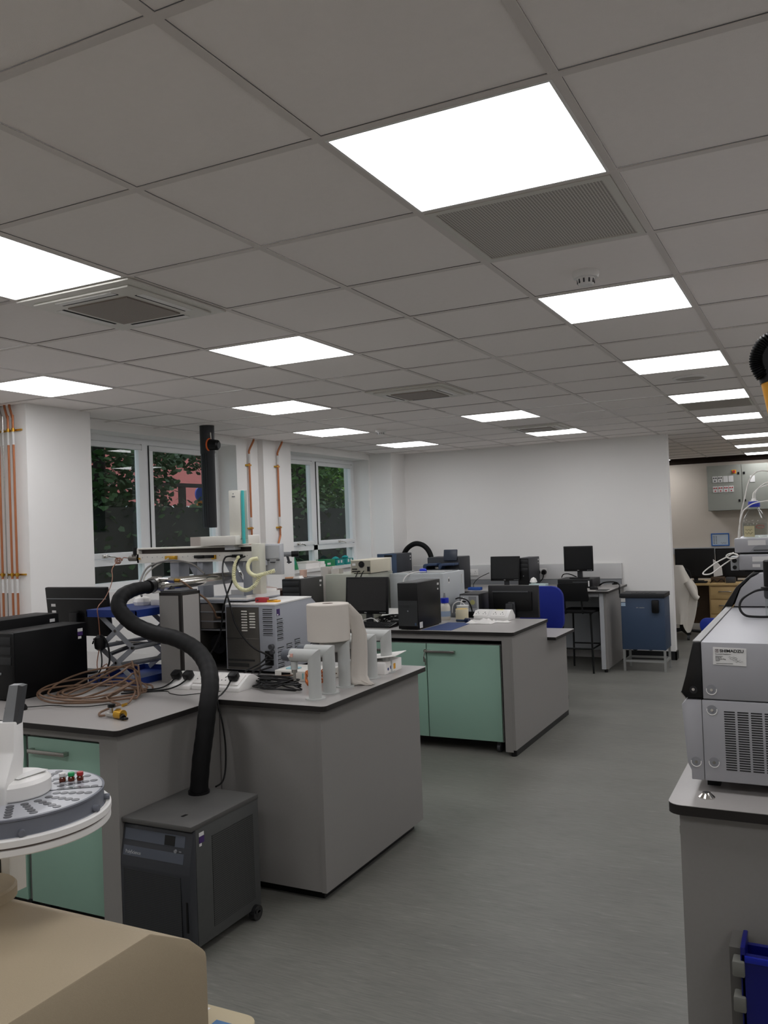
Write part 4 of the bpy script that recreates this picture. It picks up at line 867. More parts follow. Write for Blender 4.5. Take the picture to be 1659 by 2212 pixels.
solo('trolley', 'grey trolley top carrying the beige instrument', 'trolley', G().box(-2.25, -.955, .1, 1.325, .69, .72).box(-2.2, -1.0, .15, 1.28, 0, .69), bench_grey)
CX, CY = -1.300, 1.070
t = T('vial_carousel', 'round grey autosampler carousel with vial rows at the left edge', 'autosampler', (CX, CY, 1.05))
P('post', G().box(-1.475, -1.416, 1.152, 1.19, 1.022, 1.194), offw, t); P('post_slot', G().box(-1.444, -1.440, 1.1505, 1.153, 1.022, 1.19), black, t)
P('under_hub', G().lathe((CX-.05, CY, 0), [(.04, 1.165), (.085, 1.19), (.09, 1.197)], 40), offw, t)
P('outer_ring', G().lathe((CX, CY, 0), [(.05, 1.193), (.163, 1.193), (.1645, 1.195), (.1645, 1.204), (.160, 1.205), (.160, 1.208), (.1655, 1.209), (.1655, 1.219), (.163, 1.2215), (.157, 1.2215), (.156, 1.214), (.05, 1.214)], 72), white, t)
P('ring_groove', G().lathe((CX, CY, 0), [(.1603, 1.2045), (.1612, 1.2045), (.1612, 1.2085), (.1603, 1.2085)], 72), mat('groove_brown', '6c625c', .7), t)
rt = P('rotor', G().lathe((CX, CY, 0), [(.05, 1.216), (.1555, 1.216), (.1555, 1.2205), (.1535, 1.222), (.153, 1.246), (.1545, 1.247), (.1545, 1.250), (.15, 1.2505), (.06, 1.2505)], 72), mat('rotor_grey', '6f727b', .4), t)
P('cover_plate', G().lathe((CX, CY, 0), [(.062, 1.2508), (.150, 1.2508), (.1505, 1.2502)], 72), mat('rotor_cover', 'a9abb1', .3), rt)
g = G()
for k in range(22):
    a = k*2*PI/22+.10
    for j in range(5):
        r_ = .080+.0145*j
        g.cyl((CX+r_*math.cos(a), CY+r_*math.sin(a), 1.2506), (CX+r_*math.cos(a), CY+r_*math.sin(a), 1.2515), .0069, n=12)
P('hole_pattern', g, mat('hole_grey', '3f4148', .3), rt)
for a in (.62, 2.2, 4.55): P('rotor_split', G().box(.062, .153, -.001, .001, 1.2506, 1.2516).xf(Matrix.Translation((CX, CY, 0)) @ Matrix.Rotation(a, 4, 'Z')), dgrey, rt)
for a in (.72, .30, -.62, -1.2): P('lock_knob', G().cyl((CX+.150*math.cos(a), CY+.150*math.sin(a), 1.228), (CX+.163*math.cos(a), CY+.163*math.sin(a), 1.228), .0055, n=12), mat('rotor_grey', '6f727b', .4), rt)
P('hub_dome', G().lathe((CX+.0, CY, 0), [(.062, 1.2515), (.064, 1.254), (.064, 1.275), (.058, 1.281), (.03, 1.284), (.001, 1.285)], 40), white, t)
P('hub_label', G().box(-1.285, -1.262, 1.05, 1.115, 1.2845, 1.2856), lab, t)
for k, (vx, vy, cl, l) in enumerate(((-1.272, 1.156, 'd8d6d4', 'amber vial with white cap on the carousel'), (-1.259, 1.165, '1f9a58', 'amber vial with green cap, middle of three on the carousel'), (-1.246, 1.174, 'a92a2c', 'amber vial with red cap on the carousel'))):
    t2 = T('sample_vial', l, 'vial', (vx, vy, 1.2514), 'capped vials on the carousel')
    P('glass_body', G().lathe((vx, vy, 1.2514), [(.0058, 0), (.006, .003), (.006, .006), (.0042, .0085), (.0042, .010)], 18), amber, t2)
    P('cap', G().lathe((vx, vy, 1.2514), [(.0058, .009), (.006, .0095), (.006, .0145), (.0052, .0155), (.0015, .0152)], 18), mat('cap_'+cl, cl, .4), t2)
t = T('injector_tower', 'white injector arm block standing over the carousel at the left edge', 'autosampler', (-1.3, 1.05, 1.215))
# arm: stepped block with centre seam, facing the camera
Mt = Matrix.Translation((-1.2845, 1.037, 0)) @ Matrix.Rotation(math.radians(25), 4, 'Z')
P('housing', G().prism([(-.030, 1.215), (.040, 1.215), (.040, 1.287), (.046, 1.318), (.046, 1.378), (.012, 1.382), (.006, 1.33), (-.022, 1.292), (-.030, 1.28)], 'x', -.060, .018, .003).xf(Mt @ Matrix.Translation((0, 0, 0))), white, t)
P('seam', G().box(-.0205, -.0195, -.0305, -.02, 1.218, 1.28).xf(Mt), mgrey, t)
P('injector_stem', G().prism([(-.010, 1.37), (.010, 1.37), (.022, 1.445), (.006, 1.445)], 'y', .01, .03).xf(Mt @ Matrix.Translation((0, .01, 0))), mgrey, t)
P('stem_side', G().prism([(.010, 1.37), (.017, 1.37), (.030, 1.443), (.022, 1.445)], 'y', .02, .04).xf(Mt), dgrey, t)
P('needle_bundle', G().tube([(-1.30, 1.0, 1.22), (-1.298, .99, 1.20), (-1.30, .985, 1.18)], .004), black, t)

# ------------------------------------------------------------------ second bench things
monx = -3.39
t = T('socket_box', 'white bench socket box between monitor and tower on the second bench', 'trunking', (-3.42, 6.7, .9))
P('housing', G().prism([(6.62, .9), (6.62, .93), (6.74, .985), (6.78, .985), (6.84, .9)], 'x', -3.42, -2.99, .003), white, t)
Ms = Matrix.Translation((-3.28, 6.68, .9595)) @ Matrix.Rotation(math.atan2(.055, .12), 4, 'X')
P('socket_plate', G().box(-.07, .07, -.04, .04, -.001, .003).xf(Ms), paper, t)
random.seed(5)
for k in range(4):
    pts = []
    for j in range(16):
        a = j*.9+k*2; pts.append((-3.24+.10*math.cos(a)+.03*random.random(), 6.42+.09*math.sin(a)+.02*k, .906+.05*random.random()))
    lead('monitor_cable', ['first', 'second', 'third', 'fourth'][k]+' strand of black cable tangle at the foot of the second bench monitor', pts, .004, black, grp='cables below the second bench monitor')
lead('white_cable', 'thin white cable in the tangle below the second bench monitor', [(-3.50, 6.25, .906), (-3.42, 6.28, .93), (-3.34, 6.30, .95), (-3.28, 6.28, .93), (-3.25, 6.26, .906)], .004, white)
t = T('keyboard', 'black keyboard lying before the second bench monitor', 'keyboard', (-3.27, 6.15, .9))
P('body', G().prism([(6.08, .9), (6.08, .912), (6.22, .93), (6.22, .9)], 'x', -3.50, -3.06, .003), black, t)
g = G()
for r_ in range(4):
    for c in range(15): g.box(-3.485+.0275*c, -3.463+.0275*c, 6.095+.03*r_, 6.12+.03*r_, .9135+.0035*r_, .9195+.0039*r_)
P('keycap', g, mat('keycap_black', '202022', .5), t, kind='stuff')
solo('power_adapter', 'black power adapter brick beside the slate-fronted tower', 'adapter', G().box(-3.14, -3.02, 6.25, 6.33, .9, .945, .006), black)
solo('white_switch_box', 'small upright white socket box by the paper tail on the second bench', 'socket', G().box(-3.40, -3.36, 6.06, 6.075, .93, .985, .003).box(-3.40, -3.36, 6.05, 6.08, .9, .931), white)
solo('blue_mat', 'dark blue cloth mat beside the slate-fronted tower', 'mat', G().prism([(-2.76, 6.02), (-2.52, 6.03), (-2.54, 6.52), (-2.74, 6.50)], 'z', .9002, .903), mat('mat_blue', '3c4f80', .85))
def bottle_plastic():
    x, y = -2.85, 6.70; t = T('wash_bottle', 'white plastic bottle with blue screw lid behind the tower', 'bottle', (x, y, .9))
    P('body', G().lathe((x, y, .9), [(.042, 0), (.045, .006), (.045, .105), (.038, .125), (.026, .14), (.026, .15)]), mat('milky_plastic', 'dcd7cc', .35), t)
    c = P('cap', G().lathe((x, y, .9), [(.034, .142), (.035, .145), (.035, .18), (.032, .184), (.001, .185)]), mat('cap_blue', '1029b8', .35), t)
    P('dip_tube', G().cyl((x, y, 1.084), (x, y, 1.125), .012, .006), mgrey, c)
    P('paper_label', G().lathe((x, y, .9), [(.0455, .03), (.0457, .03), (.0457, .075), (.0455, .075)]), mat('bottle_label', '9fb2cc', .5), t)
bottle_plastic()
t = T('label_roll', 'roll of cream sticky labels standing on the second bench', 'roll', (-2.69, 6.68, .9))
P('roll', G().lathe((-2.69, 6.68, .9), [(.02, .0), (.052, 0), (.053, .003), (.053, .092), (.051, .095), (.02, .095)], 32), mat('label_cream', 'd8cfb2', .7), t)
P('edge_ring', G().lathe((-2.69, 6.68, .9), [(.022, .0952), (.05, .0952), (.05, .0965), (.022, .0965)], 32), mat('label_yellow', 'd6b76a', .7), t)
solo('beaker', 'clear plastic tub behind the label roll', 'tub', G().lathe((-2.73, 6.80, .9), [(.045, 0), (.05, .105), (.053, .11), (.052, .112), (.046, .11)], 28), mat('clear_tub', 'd3d5d3', .4))
t = T('power_trunking', 'white double-slope socket box on the second bench end', 'trunking', (-2.43, 6.76, .9))
hp = [(6.67, .9), (6.67, .93), (6.75, .982), (6.80, .982), (6.86, .93), (6.86, .9)]
P('housing', G().prism(hp, 'x', -2.585, -2.29, .003), white, t)
Ms = Matrix.Translation((0, 6.71, .956)) @ Matrix.Rotation(math.atan2(.052, .08), 4, 'X')
for xc in (-2.53, -2.38):
    p = P('socket_plate', G().box(xc-.062, xc+.062, -.036, .036, -.001, .0035).xf(Ms), paper, t)
    for s_ in (-.03, .03): P('socket_pins', G().box(xc+s_-.003, xc+s_+.003, .006, .016, .003, .0045).box(xc+s_-.014, xc+s_-.008, -.012, -.006, .003, .0045).box(xc+s_+.008, xc+s_+.014, -.012, -.006, .003, .0045).xf(Ms), dgrey, p)
P('yellow_sticker', G().box(-2.42, -2.36, 6.75, 6.79, .982, .9835), mat('sticker_yellow', 'd8cf7a', .6), t)
random.seed(9)
def crumple(name, label, cx, cy, rx, ry, h, m=paper):
    g = G(); rows = []
    for i in range(9):
        rows.append([g.b.verts.new((cx+rx*(i/4-1)+random.uniform(-.006, .006), cy+ry*(j/3-1)+random.uniform(-.006, .006), .9015+(h*random.random() if 0 < i < 8 and 0 < j < 6 else .001))) for j in range(7)])
    for a, c in zip(rows, rows[1:]):
        for j in range(6): g.b.faces.new((a[j], a[j+1], c[j+1], c[j]))
    return solo(name, label, 'tissue', g, m)
crumple('crumpled_tissue', 'crumpled white tissues before the white socket box on the second bench', -2.46, 6.52, .11, .07, .035)
crumple('crumpled_tissue', 'flat tissue corner trailing right of the crumpled tissues', -2.32, 6.60, .07, .045, .014)
t = T('hand_tool', 'short dark blue knob tool lying beside the crumpled tissues', 'tool', (-2.58, 6.53, .9))
P('grip', G().cyl((-2.69, 6.56, .913), (-2.60, 6.53, .915), .010), navy, t); P('knob', G().cyl((-2.60, 6.53, .9195), (-2.565, 6.518, .9195), .019, .017), mat('knob_navy', '1c2748', .4), t)
solo('brass_connector', 'tiny brass block near the label roll', 'fitting', G().box(-2.645, -2.62, 6.60, 6.615, .9, .918), mat('brass_dull', '6f5a2c', .5, .5))
# instruments behind
t = T('sample_oven', 'large pale grey box oven with glass top on the low desk', 'lab instrument', (-3.25, 7.2, .75))
P('cabinet', G().box(-3.475, -2.955, 6.93, 7.43, .755, 1.275, .006), mat('oven_grey', 'b9bdbf', .45), t)
P('top_glass', G().box(-3.43, -3.0, 6.98, 7.38, 1.2752, 1.278), mat('smoked_glass', '7e8587', .08, spec=.8), t)
P('front_door', G().box(-3.44, -2.975, 6.926, 6.93, .79, 1.24, .002), mat('oven_grey', 'b9bdbf', .45), t)
P('side_handle', G().box(-2.955, -2.951, 7.36, 7.375, 1.16, 1.24), white, t)
P('side_label', G().box(-2.955, -2.9535, 7.04, 7.07, 1.18, 1.235), lab, t); P('side_label', G().box(-2.9535, -2.9525, 7.045, 7.065, 1.195, 1.22), black, t)
P('inlet', G().cyl((-3.02, 6.92, 1.21), (-3.02, 6.93, 1.21), .012), black, t)
lead('oven_tube', 'white plastic tube hanging from the oven front port', [(-3.02, 6.915, 1.21), (-3.03, 6.905, 1.19), (-3.035, 6.90, 1.10), (-3.035, 6.90, 1.0), (-3.03, 6.90, .92)], .005, white, 'tube')
lead('oven_tube', 'white tube draped over the oven top left', [(-3.17, 7.05, 1.283), (-3.25, 6.95, 1.283), (-3.31, 6.90, 1.24), (-3.33, 6.895, 1.15), (-3.33, 6.895, 1.0)], .005, white, 'tube')
solo('blue_stopper', 'small royal blue lump lying on the oven top', 'stopper', G().lathe((-3.22, 7.10, 1.278), [(.03, 0), (.035, .015), (.028, .03), (.01, .034)], 14), mat('royal_blue_lump', '1030c8', .5))
t = T('open_carton', 'white carton with torn brown flaps left of the grey-sided tower', 'box', (-4.2, 6.2, .9))
P('carton', G().box(-4.30, -4.12, 6.12, 6.4, .9, 1.19), mat('carton_brown', '4e3428', .8), t)
P('white_face', G().prism([(-4.30, .9), (-4.16, .9), (-4.115, 1.0), (-4.165, 1.06), (-4.115, 1.12), (-4.14, 1.22), (-4.30, 1.24)], 'y', 6.112, 6.119), mat('pinkish_card', 'd8c4bb', .8), t)
t = T('grey_instrument', 'beige-grey box instrument under the small beige generator', 'lab instrument', (-3.7, 6.75, .9))
P('cabinet', G().box(-3.93, -3.50, 6.57, 7.05, .905, 1.297, .005), mat('grey_green_box', 'a5a699', .5), t); P('foot', G().box(-3.90, -3.53, 6.6, 6.83, .9, .905), black, t)
P('rear_connector', G().box(-3.90, -3.80, 6.55, 6.57, .98, 1.06), dgrey, t)
t = T('signal_generator', 'small beige box with round fan and sockets, atop the grey instrument', 'lab instrument', (-3.58, 6.85, 1.297))
P('case', G().box(-3.685, -3.485, 6.60, 6.98, 1.303, 1.418, .004), mat('cream_case', 'd6cfba', .5), t)
rp = P('rear_panel', G().box(-3.68, -3.49, 6.597, 6.60, 1.306, 1.412), mat('rear_taupe', '9b9788', .5), t)
P('fan', G().cyl((-3.575, 6.592, 1.38), (-3.575, 6.597, 1.38), .028).cyl((-3.575, 6.588, 1.38), (-3.575, 6.592, 1.38), .012), black, rp)
P('socket_row', G().box(-3.67, -3.62, 6.594, 6.597, 1.335, 1.345).box(-3.67, -3.59, 6.594, 6.597, 1.316, 1.324).box(-3.52, -3.495, 6.594, 6.597, 1.32, 1.36), black, rp)
P('rating_label', G().box(-3.665, -3.635, 6.594, 6.597, 1.37, 1.39), lab, rp)
P('front_bezel', G().box(-3.685, -3.482, 6.98, 7.0, 1.30, 1.422, .003), offw, t)
P('foot', G().box(-3.67, -3.50, 6.63, 6.95, 1.297, 1.303), black, t)
for k in range(2): lead('generator_lead', ['left', 'right'][k]+' black lead dangling from the beige generator', [(-3.60+.05*k, 6.59, 1.325), (-3.61+.05*k, 6.57, 1.30), (-3.63+.05*k, 6.555, 1.24), (-3.66+.06*k, 6.55, 1.15)], .004, black)
solo('pink_cup', 'pale pink tub standing on the grey-sided tower', 'tub', G().lathe((-3.985, 6.30, 1.291), [(.026, 0), (.03, .002), (.033, .062), (.034, .066), (.001, .066)]), mat('pink_plastic', 'd9b7a6', .5))
solo('cardboard_piece', 'small tan cardboard offcut on the grey-sided tower', 'box', G().box(-4.07, -4.0, 6.14, 6.22, 1.291, 1.303, .002), mat('tan_card', 'b98a68', .8))
crumple_o = solo('white_wrap', 'folded white wrapper beside the pink tub', 'wrapper', G().prism([(-4.01, 1.291), (-3.99, 1.306), (-3.945, 1.312), (-3.93, 1.291)], 'y', 6.16, 6.22), paper)
solo('cloth_bundle', 'pale cloth bundle on the bench behind the grey-sided tower', 'bundle', G().lathe((-3.83, 6.62, .9), [(.06, 0), (.085, .03), (.07, .06), (.02, .075)], 12), mat('tan_cloth', 'a8967f', .9))
for k in range(3): solo('clear_case', ['left', 'middle', 'right'][k]+' clear acrylic display case by the window side bench', 'case', G().box(-4.03+.11*k, -3.95+.11*k, 6.66, 6.74, .9, 1.36-.02*k, .003), mat('acrylic_grey', 'b9b3ab', .15)) if k < 2 else None
lead('white_cables', 'bundle of white cables beside the fan-backed computer', [(-2.90, 6.98, .93), (-2.88, 6.96, 1.0), (-2.82, 6.95, 1.03), (-2.77, 6.95, 1.0), (-2.75, 6.96, .93)], .005, white)
lead('white_cables', 'straight white cable crossing in front of the fan-backed computer', [(-2.86, 6.95, .93), (-2.82, 6.95, .97), (-2.80, 6.95, 1.03), (-2.79, 6.98, 1.06)], .005, white)
lead('black_cables', 'black cable loop beside the fan-backed computer', [(-2.86, 6.97, 1.05), (-2.82, 6.96, 1.06), (-2.75, 6.96, 1.04), (-2.72, 6.97, .98), (-2.71, 6.97, .92)], .006, black)
# window sill things
t = T('green_board', 'green slanted plastic board at the left end of the far window sill', 'board', (-5.45, 8.43, 1.24))
P('back_plate', G().prism([(8.345, 1.2395), (8.52, 1.2395), (8.50, 1.30), (8.41, 1.46), (8.345, 1.46)], 'x', -5.47, -5.45, .003), greenp, t)
P('pictogram', G().box(-5.449, -5.4475, 8.40, 8.45, 1.30, 1.345), tealp, t); P('white_mark', G().box(-5.449, -5.4475, 8.365, 8.38, 1.38, 1.395).box(-5.449, -5.4475, 8.385, 8.395, 1.40, 1.41), paper, t)
for k, (y0, y1, z0, z1, m, l) in enumerate(((8.60, 8.90, 1.2387, 1.30, paper, 'wide white carton on the sill, bottom of the pile'), (8.62, 8.88, 1.3003, 1.325, offw, 'thin white packet on top of the wide white carton'), (8.92, 9.05, 1.2387, 1.275, paper, 'small white carton on the sill, lower of two'), (8.94, 9.03, 1.2753, 1.31, paper, 'small white carton on the sill, upper of two'),
      (9.07, 9.28, 1.2387, 1.325, greenp, 'green glove box on the far sill'), (9.32, 9.51, 1.2387, 1.31, tealp, 'left teal tissue box on the far sill'), (9.57, 9.75, 1.2387, 1.315, tealp, 'right teal tissue box on the far sill'))):
    t = T('carton', l, 'box', (-5.47, (y0+y1)/2, z0), 'boxes on the far window sill')
    P('body', G().box(-5.55, -5.40, y0, y1, z0, z1, .003), m, t)
    if m in (tealp,):
        P('print_panel', G().box(-5.3995, -5.3985, y0+.03, y0+.07, z0+.03, z1-.008), lab, t); P('print_panel', G().box(-5.3995, -5.3985, y0+.10, y0+.14, z0+.03, z1-.008), lab, t)
        P('tissue_tuft', G().lathe((-5.47, (y0+y1)/2, z1), [(.03, 0), (.05, .012), (.03, .03), (.003, .04)], 7), mat('teal_tissue', '1f9b9b', .8), t)
    if m is greenp: P('print_panel', G().box(-5.3995, -5.3985, y0+.02, y0+.10, z0+.02, z0+.045), lab, t)

# ------------------------------------------------------------------ far bench things
t = T('blue_instrument', 'dark slate and navy box instrument under the far corner hose', 'lab instrument', (-4.85, 9.95, .9))
P('case', G().box(-5.03, -4.77, 9.725, 10.18, .9, 1.352, .006), mat('slate_case', '2d3038', .5), t); P('front', G().box(-5.035, -4.765, 9.71, 9.726, .9, 1.357, .005), navy, t)
P('front_window', G().box(-4.93, -4.82, 9.705, 9.711, 1.315, 1.34), black, t); P('asset_label', G().box(-4.77, -4.769, 10.12, 10.15, 1.30, 1.32).box(-4.77, -4.769, 10.12, 10.15, 1.26, 1.275), lab, t)
pts = [(-5.02, 10.42, .95), (-5.03, 10.42, 1.15), (-5.0, 10.42, 1.30), (-4.94, 10.42, 1.40), (-4.83, 10.42, 1.458), (-4.72, 10.42, 1.44), (-4.64, 10.42, 1.37), (-4.60, 10.42, 1.27), (-4.60, 10.42, 1.15), (-4.63, 10.42, 1.0), (-4.64, 10.41, .94)]
solo('arched_hose', 'thick black hose arching above the far bench corner', 'hose', G().tube(pts, .034, 16), rubber)
t = T('lidded_instrument', 'dark instrument with navy curved lids and tilted screen on the far bench', 'lab instrument', (-4.1, 9.95, .9))
P('case', G().box(-4.36, -3.93, 9.75, 10.1, .9, 1.30, .01), mat('cycler_dark', '2b2d33', .5), t)
P('lower_body', G().box(-4.36, -3.935, 9.60, 9.75, .9, 1.16, .01), mat('cycler_dark', '2b2d33', .5), t)
for x0, x1 in ((-4.355, -4.17), (-4.15, -3.94)):
    P('curved_lid', G().prism([(x0, 1.16), (x0, 1.195)]+[(x0+.04-.04*math.cos(a), 1.20+.03*math.sin(a)) for a in (.3, .8, 1.3)]+[(x1, 1.232), (x1, 1.205), (x0+.05, 1.20), (x0+.03, 1.16)], 'y', 9.60, 9.75, .004), mat('lid_navy', '32425f', .4), t)
P('touch_screen', G().box(-4.135, -3.955, 9.72, 9.74, 1.255, 1.395, .01).xf(Matrix.Translation((0, 9.73, 1.255)) @ Matrix.Rotation(-.2, 4, 'X') @ Matrix.Translation((0, -9.73, -1.255))), mat('screen_slate', '2c3340', .35), t)
solo('petri_stack', 'small pale round dish before the navy lidded instrument', 'dish', G().lathe((-4.13, 9.5825, .9), [(.02, 0), (.02, .265), (.035, .27), (.036, .29), (.001, .292)]) if False else G().lathe((-4.2, 9.72, 1.16), [(.04, .001), (.042, .02), (.04, .025), (.001, .025)]), offw)
solo('blue_dish', 'small blue tray on the far worktop beside the left monitor', 'tray', G().box(-3.82, -3.66, 9.70, 9.78, .9, .935, .006), mat('dish_blue', '1d4c9a', .5))
lead('far_cable', 'thin black cables draping from the left far monitor to the blue tray', [(-3.76, 9.74, .935), (-3.76, 9.76, .98), (-3.71, 9.8, 1.04), (-3.64, 9.97, 1.09)], .004, black)
lead('far_cable', 'black cable looping beside the high far monitor stand', [(-2.82, 10.25, 1.01), (-2.78, 10.2, 1.05), (-2.70, 10.16, 1.055), (-2.62, 10.18, 1.02)], .006, black)
lead('far_cable', 'coil of black cables at the far worktop end, drooping over the edge', [(-2.38, 10.3, .91), (-2.30, 10.2, .95), (-2.2, 10.22, .955), (-2.16, 10.3, .93), (-2.24, 10.35, .92), (-2.17, 10.28, .94), (-2.125, 10.2, .915), (-2.112, 10.12, .895), (-2.108, 10.1, .82)], .008, black)
t = T('tissue_box', 'pale tissue box with a tuft on the far worktop', 'tissue box', (-3.0, 9.9, .9))
P('carton', G().box(-3.09, -2.89, 9.80, 9.92, .9, .965, .003), mat('pale_teal_card', 'b4c6c6', .7), t); P('tuft', G().lathe((-3.05, 9.86, .965), [(.02, 0), (.045, .02), (.03, .06), (.005, .075)], 7), paper, t)
t = T('computer_mouse', 'black mouse on the far worktop before the flat computer', 'mouse', (-2.33, 9.80, .9)); P('shell', G().lathe((0, 0, 0), [(.03, 0), (.031, .012), (.026, .026), (.001, .036)], 16).xf(Matrix.Translation((-2.33, 9.80, .9)) @ Matrix.Diagonal((1.6, 1, 1.1, 1))), black, t)
solo('mouse_pad', 'thin black pad near the far worktop end', 'pad', G().box(-2.27, -2.15, 9.62, 9.80, .9002, .9035), black)
t = T('computer_mouse', 'grey mouse on the low desk corner behind the second bench', 'mouse', (-2.12, 6.98, .75)); P('shell', G().lathe((0, 0, 0), [(.03, 0), (.031, .012), (.026, .026), (.001, .034)], 16).xf(Matrix.Translation((-2.12, 6.98, .75)) @ Matrix.Diagonal((1.6, 1, 1, 1))), mat('mouse_grey', '26272a', .5), t)
# seats
t = T('office_chair', 'blue fabric office chair behind the large reversed monitor', 'chair', (-2.45, 8.15, 0))
def rbox(x0, x1, z0, z1, y0, y1, r): return G().prism(rrect(x0, x1, z0, z1, r), 'y', y0, y1, .008)
P('backrest', rbox(-2.68, -2.245, .62, 1.065, 8.16, 8.22, .11), dblue, t)
P('seat', G().prism(rrect(-2.69, -2.23, 7.70, 8.15, .09), 'z', .43, .50, .012), dblue, t)
P('back_bar', G().tube([(-2.46, 8.0, .42), (-2.46, 8.24, .44), (-2.46, 8.25, .66)], .018), black, t)
P('gas_column', G().cyl((-2.46, 7.93, .10), (-2.46, 7.93, .43), .025), black, t)
for k in range(5):
    a = k*2*PI/5+.3; l = P('star_leg', G().tube([(-2.46, 7.93, .11), (-2.46+.26*math.cos(a), 7.93+.26*math.sin(a), .075)], .016), black, t)
    P('caster', G().cyl((-2.46+.27*math.cos(a)-.012, 7.93+.27*math.sin(a), .03), (-2.46+.27*math.cos(a)+.012, 7.93+.27*math.sin(a), .03), .03), black, l)
t = T('lab_stool', 'black tubular lab chair tucked at the far bench', 'chair', (-2.45, 9.7, 0))
P('backrest', G().prism([(-2.655, .80), (-2.315, .80), (-2.30, .815), (-2.325, .985), (-2.34, 1.0), (-2.62, 1.0), (-2.65, .985)], 'y', 9.43, 9.445, .005), blackm, t)
P('seat', G().prism(rrect(-2.65, -2.27, 9.46, 9.92, .06), 'z', .665, .69, .006), blackm, t)
for xx in (-2.39, -2.58): P('back_post', G().tube([(xx, 9.455, .95), (xx, 9.455, .80), (xx+.005, 9.47, .66)], .010), black, t)
for xx, yy in ((-2.30, 9.51), (-2.305, 9.96), (-2.63, 9.51), (-2.63, 9.96)):
    P('leg', G().tube([(xx-.03 if xx > -2.5 else xx+.03, 9.72, .655), (xx-.012 if xx > -2.5 else xx+.012, yy+.01 if yy < 9.7 else yy-.01, .645), (xx-.008 if xx > -2.5 else xx+.008, yy, .60), (xx, yy, .0)], .011, 12), black, t)
P('footrest', G().cyl((-2.63, 9.51, .27), (-2.30, 9.51, .27), .009).cyl((-2.63, 9.96, .27), (-2.305, 9.96, .27), .009).cyl((-2.30, 9.51, .27), (-2.305, 9.96, .27), .009), black, t)
# blue cabinet on legs
t = T('blue_cabinet', 'slate blue cabinet with black lid on a steel leg frame', 'lab appliance', (-1.8, 9.95, 0))
P('cabinet', G().box(-2.03, -1.563, 9.76, 10.12, .24, .812, .005), navy, t)
P('lid', G().box(-2.04, -1.556, 9.745, 10.13, .812, .858, .004), mat('lid_dark', '2b2c2e', .5, spec=.2), t)
P('lid_slot', G().box(-1.92, -1.87, 9.82, 9.90, .858, .862).box(-1.85, -1.80, 9.82, 9.90, .858, .862).box(-1.78, -1.73, 9.82, 9.90, .858, .862).box(-1.71, -1.66, 9.82, 9.90, .858, .862), black, t)
P('wall_pod', G().box(-1.69, -1.615, 9.70, 9.76, .65, .79, .012), black, t)
P('energy_label', G().box(-2.026, -1.978, 9.7585, 9.76, .765, .808), lab, t); P('energy_label', G().box(-2.026, -1.978, 9.7585, 9.76, .72, .757), mat('pale_blue_label', 'a9bfd2', .5), t)
P('print_mark', G().box(-1.865, -1.84, 9.7588, 9.76, .700, .708).box(-1.83, -1.775, 9.7588, 9.76, .699, .707), mgrey, t)
fm = mat('frame_steel', 'a9aaa8', .4, .6)
for xx in (-2.015, -1.58):
    for yy in (9.78, 10.10): P('leg', G().box(xx-.0121, xx+.0121, yy-.0121, yy+.0121, 0, .24), fm, t)
P('rail', G().box(-2.0, -1.593, 9.77, 9.79, .10, .122).box(-2.0, -1.593, 10.09, 10.11, .10, .122).box(-2.025, -2.005, 9.793, 10.087, .10, .122).box(-1.59, -1.57, 9.793, 10.087, .10, .122), fm, t)
P('dangling_lead', G().tube([(-1.97, 9.9, .242), (-1.92, 9.9, .215), (-1.87, 9.9, .242)], .007).tube([(-1.80, 9.9, .242), (-1.75, 9.9, .22), (-1.70, 9.9, .242)], .007), black, t)

# ------------------------------------------------------------------ right-hand silver analysers
silver = mat('silver_paint', 'a3a3a7', .42, .15, var=.02)
blackp = mat('piano_black', '0a0a0c', .3)
y0, yb = 2.64, 3.638
t = T('analyser', 'large silver analyser with louvred side and white maker label on the right bench', 'lab instrument', (.1, 3.1, .9))
P('upper_body', G().box(-.326, .45, y0, yb+.4, 1.169, 1.333, .003), silver, t)
P('lower_body', G().box(-.330, .45, y0, yb+.4, .934, 1.166, .003), silver, t)
P('front_column', G().prism([(-.366, .934), (-.331, .934), (-.331, 1.1655), (-.371, 1.1655), (-.386, 1.15), (-.376, .982), (-.366, .96)], 'y', y0+.001, yb+.4, .002), silver, t)
P('black_fascia', G().prism([(-.327, 1.172), (-.327, 1.332), (-.347, 1.332), (-.358, 1.29), (-.371, 1.235), (-.385, 1.187), (-.373, 1.170)], 'y', y0-.002, yb-.008, .002), blackp, t)
P('top_front_strip', G().box(-.348, -.3265, y0, yb, 1.3325, 1.336), mat('strip_grey', '8d8c8a', .45), t)
P('lip', G().prism([(-.386, 1.187), (-.373, 1.170), (-.373, 1.166), (-.388, 1.184)], 'y', y0-.002, yb, .0), steel, t)
for c in range(6):
    g = G(); xx = -.271+.0355*c
    for k in range(25): g.box(xx, xx+.029, y0-.0006, y0+.003, 1.1335-.00685*k, 1.1368-.00685*k)
    P('louvre_bank', g, mat('louvre_black', '0b0b0c', .7), t)
for px, pz in ((-.302, 1.196), (-.303, 1.138), (-.352, .986), (-.303, .988)):
    f = P('screw_recess', G().cyl((px, y0-.0008, pz), (px, y0+.002, pz), .0145, n=28), mat('recess_shade', '85868a', .4), t)  # flat disc, shade of the hollow put into its darker colour
    P('rim_highlight', G().tube([(px+.0138*math.cos(a*PI/12), y0-.0008, pz+.0138*math.sin(a*PI/12)) for a in range(11, 26)], .0012, 6, 1), white, f)  # white arc along the lower edge is a painted highlight
    P('screw', G().cyl((px, y0-.003, pz), (px, y0-.0008, pz), .0042, n=14), chrome, f)
f = P('fascia_knob', G().cyl((-.351, y0-.005, 1.194), (-.351, y0-.001, 1.194), .0105, n=24), mat('fascia_recess', '1c1c1f', .3), t)
